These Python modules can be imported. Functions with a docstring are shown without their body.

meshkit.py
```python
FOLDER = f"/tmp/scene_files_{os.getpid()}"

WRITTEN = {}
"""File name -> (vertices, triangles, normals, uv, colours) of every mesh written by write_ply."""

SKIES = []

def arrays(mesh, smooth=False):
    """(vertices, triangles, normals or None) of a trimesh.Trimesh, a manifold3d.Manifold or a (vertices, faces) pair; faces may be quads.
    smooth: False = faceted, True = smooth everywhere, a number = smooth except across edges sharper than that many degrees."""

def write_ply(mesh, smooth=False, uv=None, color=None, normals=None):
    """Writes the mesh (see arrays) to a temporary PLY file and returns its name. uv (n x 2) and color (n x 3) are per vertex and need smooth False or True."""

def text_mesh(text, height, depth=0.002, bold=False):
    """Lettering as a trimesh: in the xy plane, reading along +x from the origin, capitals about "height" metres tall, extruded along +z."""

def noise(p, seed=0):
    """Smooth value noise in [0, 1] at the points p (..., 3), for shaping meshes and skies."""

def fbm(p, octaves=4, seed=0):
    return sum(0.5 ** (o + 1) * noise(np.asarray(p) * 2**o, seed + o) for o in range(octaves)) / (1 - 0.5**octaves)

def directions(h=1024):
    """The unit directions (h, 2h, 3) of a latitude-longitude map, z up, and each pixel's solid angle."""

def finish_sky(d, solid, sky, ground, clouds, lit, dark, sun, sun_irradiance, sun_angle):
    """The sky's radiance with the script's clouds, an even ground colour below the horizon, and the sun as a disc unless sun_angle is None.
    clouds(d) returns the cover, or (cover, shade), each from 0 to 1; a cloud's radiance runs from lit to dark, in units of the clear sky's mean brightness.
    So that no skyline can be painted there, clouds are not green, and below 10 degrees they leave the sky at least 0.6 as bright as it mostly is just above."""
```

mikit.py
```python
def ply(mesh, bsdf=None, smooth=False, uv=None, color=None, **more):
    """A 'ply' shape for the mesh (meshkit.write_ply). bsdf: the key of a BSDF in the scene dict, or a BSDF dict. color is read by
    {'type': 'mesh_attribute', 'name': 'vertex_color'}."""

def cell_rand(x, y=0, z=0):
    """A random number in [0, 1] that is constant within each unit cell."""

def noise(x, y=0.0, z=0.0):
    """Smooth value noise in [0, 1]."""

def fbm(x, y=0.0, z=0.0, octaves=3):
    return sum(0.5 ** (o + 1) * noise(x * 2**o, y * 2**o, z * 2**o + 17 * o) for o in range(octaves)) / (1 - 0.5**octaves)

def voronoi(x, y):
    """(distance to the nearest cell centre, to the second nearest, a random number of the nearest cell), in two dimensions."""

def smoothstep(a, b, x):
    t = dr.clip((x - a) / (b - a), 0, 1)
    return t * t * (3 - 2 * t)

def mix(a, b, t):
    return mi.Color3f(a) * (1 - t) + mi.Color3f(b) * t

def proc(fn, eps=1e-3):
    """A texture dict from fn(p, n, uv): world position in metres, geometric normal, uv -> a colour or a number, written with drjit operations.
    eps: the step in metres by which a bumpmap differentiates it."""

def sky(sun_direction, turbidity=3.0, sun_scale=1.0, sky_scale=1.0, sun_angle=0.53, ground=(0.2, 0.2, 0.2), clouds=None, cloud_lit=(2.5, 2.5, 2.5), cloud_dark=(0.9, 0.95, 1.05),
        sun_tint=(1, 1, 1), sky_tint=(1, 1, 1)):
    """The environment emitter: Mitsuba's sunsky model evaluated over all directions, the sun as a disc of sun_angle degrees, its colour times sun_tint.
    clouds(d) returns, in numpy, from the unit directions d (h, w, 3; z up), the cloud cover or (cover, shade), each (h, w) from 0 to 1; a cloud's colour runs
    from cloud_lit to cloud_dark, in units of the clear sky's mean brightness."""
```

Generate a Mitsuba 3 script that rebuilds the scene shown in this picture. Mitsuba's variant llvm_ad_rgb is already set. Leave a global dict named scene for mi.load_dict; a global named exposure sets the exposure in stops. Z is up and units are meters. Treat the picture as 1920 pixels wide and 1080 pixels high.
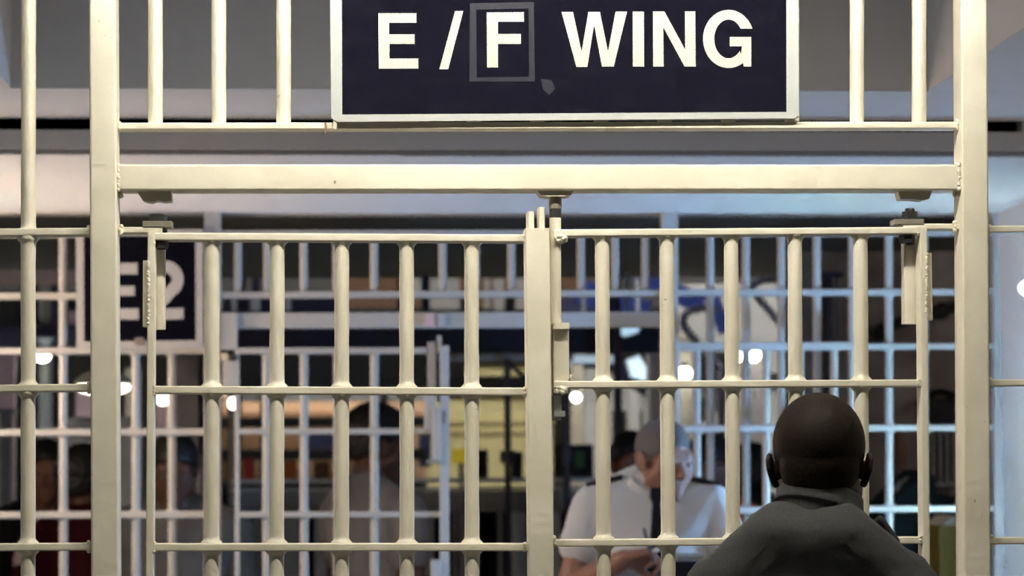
import math, random
import numpy as np
import trimesh
import manifold3d as m3
import shapely
from shapely.geometry import Polygon, Point, box as sbox
from shapely import affinity
import drjit as dr
import mitsuba as mi
import mikit, meshkit

random.seed(7)
T = mi.ScalarTransform4f
scene, labels = {}, {}

# ------------------------------------------------------------------ camera
EYE = np.array([0.0, 0.0, 1.616])
FOCAL = 4928.0                                     # in pixels of the 1920 x 1080 frame
GATE = 4.50                                        # distance of the front bars from the lens
fwd = np.array([320 / 4905, 1.0, 360 / 4905]); fwd /= np.linalg.norm(fwd)
right0 = np.cross(fwd, [0, 0, 1.0]); right0 /= np.linalg.norm(right0)
up0 = np.cross(right0, fwd)
ROLL = math.radians(0.35)
right = right0 * math.cos(ROLL) - up0 * math.sin(ROLL)
up = up0 * math.cos(ROLL) + right0 * math.sin(ROLL)
scene['camera'] = {'type': 'thinlens', 'fov': 2 * math.degrees(math.atan(960 / FOCAL)), 'fov_axis': 'x',
                   'to_world': T().look_at(EYE.tolist(), (EYE + fwd).tolist(), up.tolist()),
                   'aperture_radius': 0.0078, 'focus_distance': float(4.47 * (fwd @ np.array([320 / 4905, 1.0, 360 / 4905]))),
                   'near_clip': 0.1, 'far_clip': 100.0}
exposure = 0.0


def P(px, py, d):
    """The point at distance d in front of the lens (along the corridor, the y axis) that the frame shows at pixel (px, py)."""
    r = fwd * FOCAL + right * (px - 960) + up * (540 - py)
    return EYE + r * (d / r[1])


def XZ(px, py, d):
    p = P(px, py, d)
    return p[0], p[2]


# ------------------------------------------------------------------ lamps (built as fittings further down; strengths here)
TUBE = (164, 157, 133)          # fluorescent batten on the ceiling in front of the bars
COOL = (130, 275, 490)            # unseen bulkhead lamp added on the lobby right wall for its blue light
WARM = (160, 120, 84)             # bulkhead lamps on the left wall of the lobby
BAY = (9, 8.8, 8.4)              # unseen batten added in the ceiling bay to brighten its end wall
HALL = (20, 19, 17)             # unseen battens added under the hall ceiling to brighten what stands there
GLOBE = (22, 20.5, 17.5)            # globe lamps in the hall
ATRIUM = (85, 84, 78)           # unseen battens added high in the hall in place of its skylight


# ------------------------------------------------------------------ materials
def rgb(c):
    return {'type': 'rgb', 'value': [float(x) for x in c]}


def srgb(r, g, b):
    c = np.array([r, g, b]) / 255.0
    return np.where(c <= 0.04045, c / 12.92, ((c + 0.055) / 1.055) ** 2.4)


def mat(name, color, rough=0.5, spec=0.5, metallic=0.0, bump=None, scale=0.0004, clearcoat=0.0, sheen=0.0):
    base = mikit.proc(color) if callable(color) else rgb(color)
    d = {'type': 'principled', 'base_color': base, 'roughness': rough, 'specular': spec}
    if metallic: d['metallic'] = metallic
    if clearcoat: d['clearcoat'] = clearcoat
    if sheen: d['sheen'] = sheen
    if bump is not None:
        d = {'type': 'bumpmap', 'texture': mikit.proc(bump, eps=6e-4), 'scale': scale, 'nested': d}
    scene[name] = {'type': 'twosided', 'bsdf': d}
    return name


def cream_color(p, n, uv):
    a = mikit.fbm(p.x * 9, p.y * 9, p.z * 9, 3)
    b = mikit.noise(p.x * 160, p.y * 160, p.z * 160)
    chip = mikit.smoothstep(0.90, 0.93, mikit.noise(p.x * 95 + 7, p.y * 95, p.z * 80)) * mikit.smoothstep(0.70, 0.8, mikit.noise(p.x * 14, p.y * 14, p.z * 14 + 3))
    c = mikit.mix((0.65, 0.595, 0.475), (0.74, 0.685, 0.56), mikit.smoothstep(0.3, 0.7, a))
    c = mikit.mix(c, (0.66, 0.60, 0.48), 0.25 * b)
    return mikit.mix(c, (0.16, 0.12, 0.08), chip * 0.75)


def paint_bump(p, n, uv):
    return 0.65 * mikit.noise(p.x * 240, p.y * 240, p.z * 110) + 0.35 * mikit.noise(p.x * 620, p.y * 620, p.z * 480)


def wall_color(p, n, uv):
    return mikit.mix((0.66, 0.64, 0.61), (0.74, 0.72, 0.70), mikit.fbm(p.x * 2.5, p.y * 2.5, p.z * 2.5, 3))


def floor_color(p, n, uv):
    return mikit.mix((0.20, 0.19, 0.175), (0.27, 0.255, 0.235), mikit.fbm(p.x * 6, p.y * 6, p.z, 4))


def cloth_bump(p, n, uv):
    return mikit.noise(p.x * 900, p.y * 900, p.z * 900) + 0.8 * mikit.noise(p.x * 300, p.y * 300, p.z * 300)


def grey_knit(p, n, uv):
    a = mikit.noise(p.x * 700, p.y * 700, p.z * 260)
    b = mikit.fbm(p.x * 7, p.y * 7, p.z * 7, 3)
    return mikit.mix((0.028, 0.029, 0.031), (0.062, 0.063, 0.066), 0.55 * a + 0.45 * b)


def stubble(p, n, uv):
    a = mikit.noise(p.x * 900, p.y * 900, p.z * 900)
    return mikit.mix((0.0045, 0.0032, 0.0028), (0.015, 0.0098, 0.0078), mikit.smoothstep(0.35, 0.9, a))


def navy_panel(p, n, uv):
    s = mikit.smoothstep(0.62, 0.80, mikit.noise(p.x * 22 + p.z * 9, p.z * 60)) * 0.3
    return mikit.mix((0.0040, 0.0038, 0.0078), (0.0068, 0.0068, 0.0120), s + 0.35 * mikit.noise(p.x * 260, p.z * 260))


def brown_plaster(p, n, uv):
    a = mikit.fbm(p.x * 3.2, p.y * 3, p.z * 2.2, 4)
    return mikit.mix((0.20, 0.162, 0.15), (0.42, 0.35, 0.33), mikit.smoothstep(0.3, 0.7, a))


mat('cream_paint', cream_color, 0.42, 0.5, bump=paint_bump, scale=0.0009)
mat('white_paint', (0.52, 0.515, 0.51), 0.38, 0.5)
mat('wall_paint', wall_color, 0.75, 0.2)
mat('corridor_paint', (0.20, 0.205, 0.20), 0.7, 0.2)
mat('ceiling_paint', (0.66, 0.645, 0.635), 0.8, 0.2)
mat('coffer_paint', (0.66, 0.65, 0.64), 0.8, 0.2)
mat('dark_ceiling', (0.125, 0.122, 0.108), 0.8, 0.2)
scene['dark_gap_paint'] = {'type': 'twosided', 'bsdf': {'type': 'diffuse', 'reflectance': rgb((0.003, 0.0026, 0.0024))}}  # black put in for the darkness inside the ceiling slot
mat('floor_lino', floor_color, 0.35, 0.4)
scene['navy_sign'] = {'type': 'twosided', 'bsdf': {'type': 'diffuse', 'reflectance': mikit.proc(navy_panel)}}
mat('sign_white', (0.40, 0.405, 0.395), 0.4, 0.4)
mat('letter_white', (0.43, 0.415, 0.375), 0.5, 0.4)
mat('sign_grey_white', (0.46, 0.455, 0.46), 0.5, 0.3)
mat('tape', (0.016, 0.016, 0.026), 0.4, 0.15)
mat('black_steel', (0.014, 0.013, 0.012), 0.35, 0.5)
mat('worn_steel', (0.16, 0.145, 0.11), 0.5, 0.5)
mat('grey_steel', (0.30, 0.31, 0.29), 0.4, 0.5, metallic=0.3)
mat('plastic_tie', (0.60, 0.56, 0.44), 0.4, 0.4)
mat('lamp_housing', (0.72, 0.72, 0.70), 0.5, 0.4)
mat('lamp_face', (0.8, 0.8, 0.8), 0.5, 0.2)
mat('navy_steel', (0.010, 0.012, 0.035), 0.35, 0.5)
mat('navy_beam', (0.013, 0.015, 0.045), 0.45, 0.4)
mat('blue_steel', (0.006, 0.018, 0.13), 0.4, 0.5)
mat('light_steel', (0.52, 0.55, 0.58), 0.4, 0.5)
mat('hall_white', (0.62, 0.61, 0.60), 0.7, 0.3)
mat('hall_grey', (0.30, 0.29, 0.285), 0.7, 0.3)
mat('panel_grey', (0.34, 0.34, 0.33), 0.6, 0.3)
mat('pale_panel', (0.72, 0.73, 0.76), 0.6, 0.3)
mat('brown_wall', brown_plaster, 0.8, 0.2)
mat('pink_beam', (0.62, 0.46, 0.41), 0.6, 0.3)
mat('peach_panel', (0.80, 0.52, 0.31), 0.6, 0.3)
mat('yellow_wall', (0.78, 0.68, 0.34), 0.6, 0.3)
mat('yellow_bright', (0.80, 0.58, 0.03), 0.5, 0.3)
mat('yellow_band', (0.40, 0.33, 0.16), 0.6, 0.3)
mat('cream_column', (0.78, 0.72, 0.58), 0.6, 0.3)
mat('teal_column', (0.52, 0.60, 0.60), 0.6, 0.3)
mat('black_board', (0.007, 0.007, 0.008), 0.7, 0.06)
mat('dark_equipment', (0.022, 0.023, 0.024), 0.6, 0.12)
mat('green_cover', (0.008, 0.016, 0.013), 0.8, 0.2)
mat('mustard', (0.20, 0.12, 0.02), 0.7, 0.2)
mat('orange', (0.55, 0.14, 0.03), 0.6, 0.3)
mat('red', (0.50, 0.05, 0.03), 0.6, 0.3)
mat('brown_box', (0.16, 0.09, 0.055), 0.7, 0.2)
mat('green_screen', (0.10, 0.20, 0.06), 0.6, 0.3)
mat('paper', (0.78, 0.78, 0.76), 0.8, 0.2)
# people
mat('grey_shirt', grey_knit, 0.9, 0.1, bump=cloth_bump, scale=0.0003, sheen=0.25)
mat('stubble_hair', stubble, 0.6, 0.05)
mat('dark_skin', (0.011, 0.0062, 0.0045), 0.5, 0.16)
mat('brown_skin', (0.10, 0.046, 0.029), 0.5, 0.4)
mat('tan_skin', (0.20, 0.09, 0.06), 0.5, 0.4)
mat('fair_skin', (0.25, 0.125, 0.09), 0.5, 0.4)
mat('orange_skin', (0.26, 0.10, 0.05), 0.5, 0.4)
mat('black_hair', (0.009, 0.008, 0.008), 0.5, 0.4)
mat('grey_hair', (0.10, 0.092, 0.09), 0.6, 0.3)
mat('officer_white', (0.56, 0.56, 0.58), 0.8, 0.2, sheen=0.2)
mat('black_cloth', (0.010, 0.010, 0.012), 0.85, 0.15)
mat('grey_sweat', (0.11, 0.108, 0.105), 0.9, 0.1)
mat('white_tee', (0.25, 0.235, 0.23), 0.9, 0.1)
mat('burgundy', (0.035, 0.003, 0.006), 0.85, 0.15)
mat('pale_pink', (0.70, 0.52, 0.56), 0.85, 0.15)
mat('dark_green_cloth', (0.010, 0.020, 0.016), 0.9, 0.1)
mat('orange_cloth', (0.42, 0.06, 0.02), 0.9, 0.1)
mat('dark_trousers', (0.020, 0.021, 0.026), 0.9, 0.1)
mat('shoe_leather', (0.012, 0.011, 0.010), 0.5, 0.4)
mat('eye_white', (0.60, 0.57, 0.54), 0.3, 0.5)


# ------------------------------------------------------------------ helpers
used = {}


def key_for(name, parent=None):
    base = f'{parent}__{name}' if parent else name
    n = used.get(base, 0); used[base] = n + 1
    return base if n == 0 else f'{base}_{n:03d}'


def thing(name, label, cat, group=None):
    k = key_for(name)
    labels[k] = {'label': label, 'category': cat}
    if group: labels[k]['group'] = group
    return k


def tag(k, label, cat=None, group=None, kind=None):
    labels[k] = {'label': label}
    if cat: labels[k]['category'] = cat
    if group: labels[k]['group'] = group
    if kind: labels[k]['kind'] = kind
    return k


def obj(name, mesh, material, parent=None, smooth=False, label=None, emit=None, xf=None, weight=0.4):
    k = key_for(name, parent)
    d = mesh if isinstance(mesh, dict) else mikit.ply(mesh, material, smooth=smooth)
    d = dict(d)
    if isinstance(mesh, dict): d['bsdf'] = {'type': 'ref', 'id': material}
    if emit is not None: d['emitter'] = {'type': 'area', 'radiance': rgb(emit), 'sampling_weight': float(weight)}
    if xf is not None: d['to_world'] = xf
    scene[k] = d
    if label: labels[k] = {'label': label}
    return k


def struct(name, mesh, material, parent=None, label=None):
    k = obj(name, mesh, material, parent)
    if parent is None:
        labels[k] = {'kind': 'structure', 'label': label or name.replace('_', ' ')}
    elif label: labels[k] = {'label': label}
    return k


def cat(ms):
    return trimesh.util.concatenate([m for m in ms])


def bx(x0, x1, y0, y1, z0, z1):
    m = trimesh.creation.box(extents=(abs(x1 - x0), abs(y1 - y0), abs(z1 - z0)))
    m.apply_translation(((x0 + x1) / 2, (y0 + y1) / 2, (z0 + z1) / 2))
    return m


def to_tri(m):
    q = m.to_mesh()
    return trimesh.Trimesh(np.array(q.vert_properties[:, :3]), np.array(q.tri_verts), process=False)


def to_man(t):
    return m3.Manifold(m3.Mesh(np.asarray(t.vertices, np.float32), np.asarray(t.faces, np.uint32)))


def frame_of(p0, p1, a_hint):
    t = np.asarray(p1, float) - p0
    L = np.linalg.norm(t); t /= L
    a = np.asarray(a_hint, float) - t * (t @ np.asarray(a_hint, float)); a /= np.linalg.norm(a)
    return t, a, np.cross(t, a), L


def beam(p0, p1, wa, wb, a_hint, r=0.002, seg=1, amp=0.0, seed=0, freq=30):
    """A bar of rounded rectangular section from p0 to p1: wa along a_hint, wb across it. amp: unevenness of thick paint, in metres."""
    p0, p1 = np.asarray(p0, float), np.asarray(p1, float)
    t, a, b, L = frame_of(p0, p1, a_hint)
    sec = []
    for sx, sy, a0 in ((1, 1, 0), (-1, 1, 90), (-1, -1, 180), (1, -1, 270)):
        for q in (0, 45, 90):
            g = math.radians(a0 + q)
            sec.append((sx * (wa / 2 - r) + r * math.cos(g), sy * (wb / 2 - r) + r * math.sin(g)))
    sec = np.array(sec); n = len(sec)
    rows = []
    for k in range(seg + 1):
        c = p0 + (p1 - p0) * k / seg
        rows.append(c + sec[:, :1] * a + sec[:, 1:] * b)
    v = np.array(rows).reshape(-1, 3)
    if amp:
        mid = np.repeat(np.array([p0 + (p1 - p0) * k / seg for k in range(seg + 1)]), n, 0)
        out = v - mid; out /= np.linalg.norm(out, axis=1, keepdims=True)
        v = v + out * ((meshkit.fbm(v * freq, 3, seed) - 0.5) * 2 * amp)[:, None]
    f = []
    for k in range(seg):
        for i in range(n):
            j = (i + 1) % n
            f += [[k * n + i, k * n + j, (k + 1) * n + j], [k * n + i, (k + 1) * n + j, (k + 1) * n + i]]
    v = np.vstack([v, p0, p1]); c0, c1 = len(v) - 2, len(v) - 1
    for i in range(n):
        j = (i + 1) % n
        f += [[c0, j, i], [c1, seg * n + i, seg * n + j]]
    return trimesh.Trimesh(v, np.array(f), process=False)


def lathe_between(p0, p1, prof, sides=20, amp=0.0, seed=0, closed=True):
    """A turned bar from p0 to p1; prof: list of (distance from p0 in metres, radius)."""
    p0, p1 = np.asarray(p0, float), np.asarray(p1, float)
    t, a, b, L = frame_of(p0, p1, (1, 0.01, 0.02) if abs((p1 - p0)[0]) < 0.9 * np.linalg.norm(p1 - p0) else (0, 1, 0))
    g = np.arange(sides) * 2 * np.pi / sides
    ring = np.cos(g)[:, None] * a + np.sin(g)[:, None] * b
    s = np.array([q[0] for q in prof]); r = np.array([q[1] for q in prof])
    v = (p0 + s[:, None] * t)[:, None] + r[:, None, None] * ring
    v = v.reshape(-1, 3)
    if amp:
        o = np.tile(ring, (len(s), 1))
        v = v + o * ((meshkit.fbm(v * 60, 3, seed) - 0.5) * 2 * amp)[:, None]
    f, n = [], sides
    for k in range(len(s) - 1):
        for i in range(n):
            j = (i + 1) % n
            f += [[k * n + i, k * n + j, (k + 1) * n + j], [k * n + i, (k + 1) * n + j, (k + 1) * n + i]]
    if closed:
        v = np.vstack([v, p0 + s[0] * t, p0 + s[-1] * t]); c0, c1 = len(v) - 2, len(v) - 1
        for i in range(n):
            j = (i + 1) % n
            f += [[c0, j, i], [c1, (len(s) - 1) * n + i, (len(s) - 1) * n + j]]
    return trimesh.Trimesh(v, np.array(f), process=False)


def rod(p0, p1, r, sides=12):
    L = float(np.linalg.norm(np.asarray(p1, float) - p0))
    return lathe_between(p0, p1, [(0, r), (L, r)], sides)


def sweep(pts, r, sides=10):
    """A bent round tube through the points, its ends closed."""
    p = np.asarray(pts, float)
    t = np.gradient(p, axis=0); t /= np.linalg.norm(t, axis=1, keepdims=True)
    ref = np.array([0, 1.0, 0]) if np.abs(t[:, 1]).max() < 0.9 else np.array([0, 0, 1.0])
    a = np.cross(t, ref); a /= np.linalg.norm(a, axis=1, keepdims=True)
    b = np.cross(t, a); g = np.arange(sides) * 2 * np.pi / sides
    v = (p[:, None] + r * (np.cos(g)[None, :, None] * a[:, None] + np.sin(g)[None, :, None] * b[:, None])).reshape(-1, 3)
    f, n = [], sides
    for k in range(len(p) - 1):
        for i in range(n):
            j = (i + 1) % n
            f += [[k * n + i, k * n + j, (k + 1) * n + j], [k * n + i, (k + 1) * n + j, (k + 1) * n + i]]
    v = np.vstack([v, p[0], p[-1]]); c0, c1 = len(v) - 2, len(v) - 1
    for i in range(n):
        j = (i + 1) % n
        f += [[c0, j, i], [c1, (len(p) - 1) * n + i, (len(p) - 1) * n + j]]
    m = trimesh.Trimesh(v, np.array(f), process=False)
    m.fix_normals()
    return m


def lumps(pts, r, seed=0, jitter=0.5):
    """A run of weld metal: overlapping uneven blobs joined into one surface."""
    rng = np.random.default_rng(seed)
    parts = []
    for p in pts:
        q = r * (1 + jitter * (rng.random() - 0.5))
        m = m3.Manifold.sphere(q, 12).scale([1.0, 0.9 + 0.3 * rng.random(), 0.9 + 0.3 * rng.random()])
        parts.append(m.translate((np.asarray(p) + (rng.random(3) - 0.5) * r * jitter).tolist()))
    return to_tri(m3.Manifold.batch_boolean(parts, m3.OpType.Add))


def extrude_px(poly, d_front, thick):
    """A flat shape drawn in frame pixels, standing upright at distance d_front with its thickness behind that."""
    geoms = getattr(poly, 'geoms', [poly])
    out = []
    for g in geoms:
        m = trimesh.creation.extrude_polygon(g, 1.0, engine='earcut')
        v = np.array(m.vertices)
        w = np.array([P(x, y, d_front) for x, y in v[:, :2]])
        w[:, 1] += (1 - v[:, 2]) * thick
        m.vertices = w
        m.fix_normals()
        out.append(m)
    return cat(out)


def pxbox(x0, y0, x1, y1, d, depth, r=0.0):
    """An upright box whose front is at distance d and covers the given pixels; square to the room."""
    cx, cy = (x0 + x1) / 2, (y0 + y1) / 2
    X0, X1 = P(x0, cy, d)[0], P(x1, cy, d)[0]
    Z1, Z0 = P(cx, y0, d)[2], P(cx, y1, d)[2]
    if r <= 0:
        return bx(X0, X1, d, d + depth, Z0, Z1)
    return beam(((X0 + X1) / 2, d + depth / 2, Z0), ((X0 + X1) / 2, d + depth / 2, Z1), X1 - X0, depth, (1, 0, 0), r=r)
# ------------------------------------------------------------------ the building
WL, WR = -1.55, 2.20                 # corridor walls
ZC = 2.597                           # soffit above the front bars
struct('floor', bx(-5, 6, -8.1, 20.2, -0.06, 0), 'floor_lino', label='grey speckled floor running under both barred screens')
struct('wall_left', bx(WL - 0.12, WL, 4.42, 8.80, 0, 2.9), 'wall_paint', label='off-white lobby wall on the left')
struct('wall_right', bx(WR, WR + 0.12, 4.42, 8.80, 0, 2.9), 'wall_paint', label='pale lobby wall at the right edge beyond the bars')
struct('wall_left_corridor', bx(WL - 0.12, WL, -8, 4.42, 0, 2.9), 'corridor_paint', label='grey wall left of the corridor before the bars')
struct('wall_right_corridor', bx(WR, WR + 0.12, -8, 4.42, 0, 2.9), 'corridor_paint', label='grey wall right of the corridor before the bars')
struct('wall_back', bx(WL, WR, -8.12, -8, 0, 2.9), 'corridor_paint', label='corridor wall behind the viewer')
c = struct('ceiling', bx(WL, WR, -8, 4.42, 2.80, 2.9), 'ceiling_paint', label='white ceiling with a sunken bay between the two screens')
struct('header', bx(WL, WR, 4.42, 5.0, ZC, 2.95), 'ceiling_paint', c)
CX0, CX1 = P(20, 165, 6.55)[0], P(1740, 165, 6.55)[0]
ZA = P(900, 165, 6.55)[2]
struct('side_soffit', bx(WL, CX0, 5.0, 6.55, ZC, 3.0), 'ceiling_paint', c)
struct('side_soffit', bx(CX1, WR, 5.0, 6.55, ZC, 3.0), 'ceiling_paint', c)
struct('bay_top', bx(CX0, CX1, 5.0, 6.55, 2.97, 3.0), 'coffer_paint', c)
struct('bay_end', bx(CX0, CX1, 6.55, 6.60, ZC + 0.004, 3.0), 'coffer_paint', c, label='grey end wall of the ceiling bay')
struct('soffit', bx(WL, WR, 6.552, 7.10, ZC, 2.9), 'ceiling_paint', c)
ZB1, ZB0 = P(900, 245, 7.1)[2], P(900, 281, 7.1)[2]
ZL = P(900, 291, 7.12)[2]
XS = P(1917, 235, 7.1)[0]
struct('slot', bx(WL, XS, 7.16, 7.2, ZB1 - 0.01, 2.62), 'dark_gap_paint', c, label='black slot above the downstand beam')
struct('slot_end', bx(XS, WR, 7.10, 7.2, ZB1, ZC), 'ceiling_paint', c)
struct('downstand_beam', bx(WL, WR, 7.10, 7.20, ZB0, ZB1), 'ceiling_paint', c)
for a, b, o in ((WL, P(750, 285, 7.1)[0], 0.0), (P(750, 285, 7.1)[0], P(980, 285, 7.1)[0], 0.004), (P(980, 285, 7.1)[0], WR, 0.002)):
    struct('edge_strip', bx(a, b, 7.112 - o, 7.135, ZL - o * 0.6, ZB0), 'hall_grey', c)  # grey strip stands in for the shadow gap below the beam
struct('lower_soffit', bx(WL, WR, 7.135, 8.80, ZL, ZL + 0.05), 'ceiling_paint', c)
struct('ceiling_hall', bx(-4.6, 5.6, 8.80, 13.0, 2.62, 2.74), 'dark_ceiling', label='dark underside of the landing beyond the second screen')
struct('wall_hall_front', cat([bx(-4.6, WL - 0.121, 8.70, 8.80, 0, 2.9), bx(WR + 0.121, 5.6, 8.70, 8.80, 0, 2.9)]), 'hall_grey', label='hall walls beside the corridor mouth')
struct('wall_hall_left', bx(-4.72, -4.6, 8.7, 20.2, 0, 6.6), 'hall_grey', label='left wall of the hall')
struct('wall_hall_right', bx(5.6, 5.72, 8.7, 20.2, 0, 6.6), 'hall_grey', label='right wall of the hall')
struct('wall_hall_far', bx(-4.6, 5.6, 19.8, 19.92, 0, 6.6), 'hall_grey', label='far wall of the hall')
struct('wall_landing', bx(-4.6, 5.6, 12.9, 13.0, 2.74, 6.6), 'hall_grey', label='upper wall above the landing edge')
struct('ceiling_atrium', bx(-4.6, 5.6, 12.9, 19.9, 6.6, 6.7), 'hall_white', label='high roof of the hall')
xs = P(1482, 700, 11.5)[0]
struct('wall_hall_stub', bx(xs, 5.6, 11.5, 11.62, 0, 2.62), 'brown_wall', label='stained brown wall behind the right half of the second screen')


# ------------------------------------------------------------------ the front screen
def vline(px_top, px_bot, d, z0, z1):
    """End points, at heights z0 and z1, of the upright line that passes the pixels (px_top, 0) and (px_bot, 1080) at distance d."""
    a, b = P(px_top, 0, d), P(px_bot, 1080, d)
    g = lambda z: b + (a - b) * (z - b[2]) / (a[2] - b[2])
    return g(z0), g(z1)


def xline(m, d, z):
    return vline(m[0], m[1], d, z, z + 0.01)[0]


def bar_mesh(p0, p1, r, rails, seed=0, sides=20, rich=True):
    """A round bar with the weld collars where it passes the rails; rails: heights of their (bottom, top) faces."""
    p0, p1 = np.asarray(p0), np.asarray(p1)
    L = np.linalg.norm(p1 - p0); up_ = (p1 - p0) / L
    prof = [(0.0, r)]
    for lo, hi in sorted(rails):
        s0, s1 = (lo - p0[2]) / up_[2], (hi - p0[2]) / up_[2]
        if s0 < 0.02 or s1 > L + 0.02: continue
        e = 1.0
        prof += [(s0 - 0.0110, r), (s0 - 0.0070, r * 1.05), (s0 - 0.0045, r * 1.20), (s0 - 0.002, r * 1.40), (s0 + 0.001, r * 1.50)]
        if s1 + 0.0115 < L:
            prof += [(s1 - 0.001, r * 1.50), (s1 + 0.002, r * 1.42), (s1 + 0.0042, r * 1.24), (s1 + 0.0068, r * 1.06), (s1 + 0.0115, r)]
    if prof[-1][0] < L: prof.append((L, r))
    out = [prof[0]]
    for q in prof[1:]:
        if rich and q[0] - out[-1][0] > 0.06:
            n = int((q[0] - out[-1][0]) / 0.03)
            s_, r_ = out[-1]
            out += [(s_ + (q[0] - s_) * i / n, r_ + (q[1] - r_) * i / n) for i in range(1, n)]
        out.append(q)
    return lathe_between(p0, p1, out, sides, amp=0.0009 if rich else 0, seed=seed)


S1 = 4905.0 / GATE                                    # pixels per metre at the bars
RD = 0.040                                            # depth of the flat rails
DF = GATE - RD / 2                                    # front of the rails
DP = 4.462                                            # front of the posts


def rail(name, parent, x0, y0, x1, y1, h_px=13.5, d=DF, depth=RD, m='cream_paint', amp=0.0009, seed=0, ext0=None, ext1=None, scale=S1):
    """A flat rail whose front face runs from pixel (x0, y0) to (x1, y1) (centre line); ext: carry on to this x, in metres."""
    a, b = P(x0, y0, d), P(x1, y1, d)
    dirn = (b - a) / (b[0] - a[0])
    if ext0 is not None: a = a + dirn * (ext0 - a[0])
    if ext1 is not None: b = b + dirn * (ext1 - b[0])
    off = np.array([0, depth / 2, 0])
    L = np.linalg.norm(b - a)
    return obj(name, beam(a + off, b + off, depth, h_px / scale, (0, 1, 0), r=0.0022, seg=max(2, int(L / 0.012)), amp=amp, seed=seed), m, parent, smooth=50), a, b


PITCH = 295.5                                         # pixels between rails
screen = thing('barred_screen', 'cream steel bar screen in the foreground, framing the double gate and holding the wing sign', 'bar screen')
zt = ZC
post_l = [(167.0, 217.5), (171.0, 222.0)]
post_r = [(1800.5, 1852.5), (1806.5, 1859.5)]
for (a0, a1), (b0, b1) in (post_l, post_r):
    p0, p1 = vline((a0 + a1) / 2, (b0 + b1) / 2, DP, 0.0, zt)
    off = np.array([0, 0.031, 0])
    obj('post', beam(p0 + off, p1 + off, (a1 - a0) * DP / 4905, 0.062, (1, 0, 0), r=0.0042, seg=90, amp=0.0004, seed=3), 'cream_paint', screen, smooth=50, label='square upright post')
    obj('base_plate', bx(p0[0] - 0.07, p0[0] + 0.07, DP - 0.03, DP + 0.10, 0, 0.012), 'cream_paint', screen)
a, b = P(219, 332, 4.466), P(1803, 332, 4.466)
off = np.array([0, 0.029, 0])
obj('lintel', beam(a + off, b + off, 0.058, 49.5 * 4.466 / 4905, (0, 1, 0), r=0.0042, seg=120, amp=0.0005, seed=5), 'cream_paint', screen, smooth=50, label='square lintel over the gates')
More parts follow.
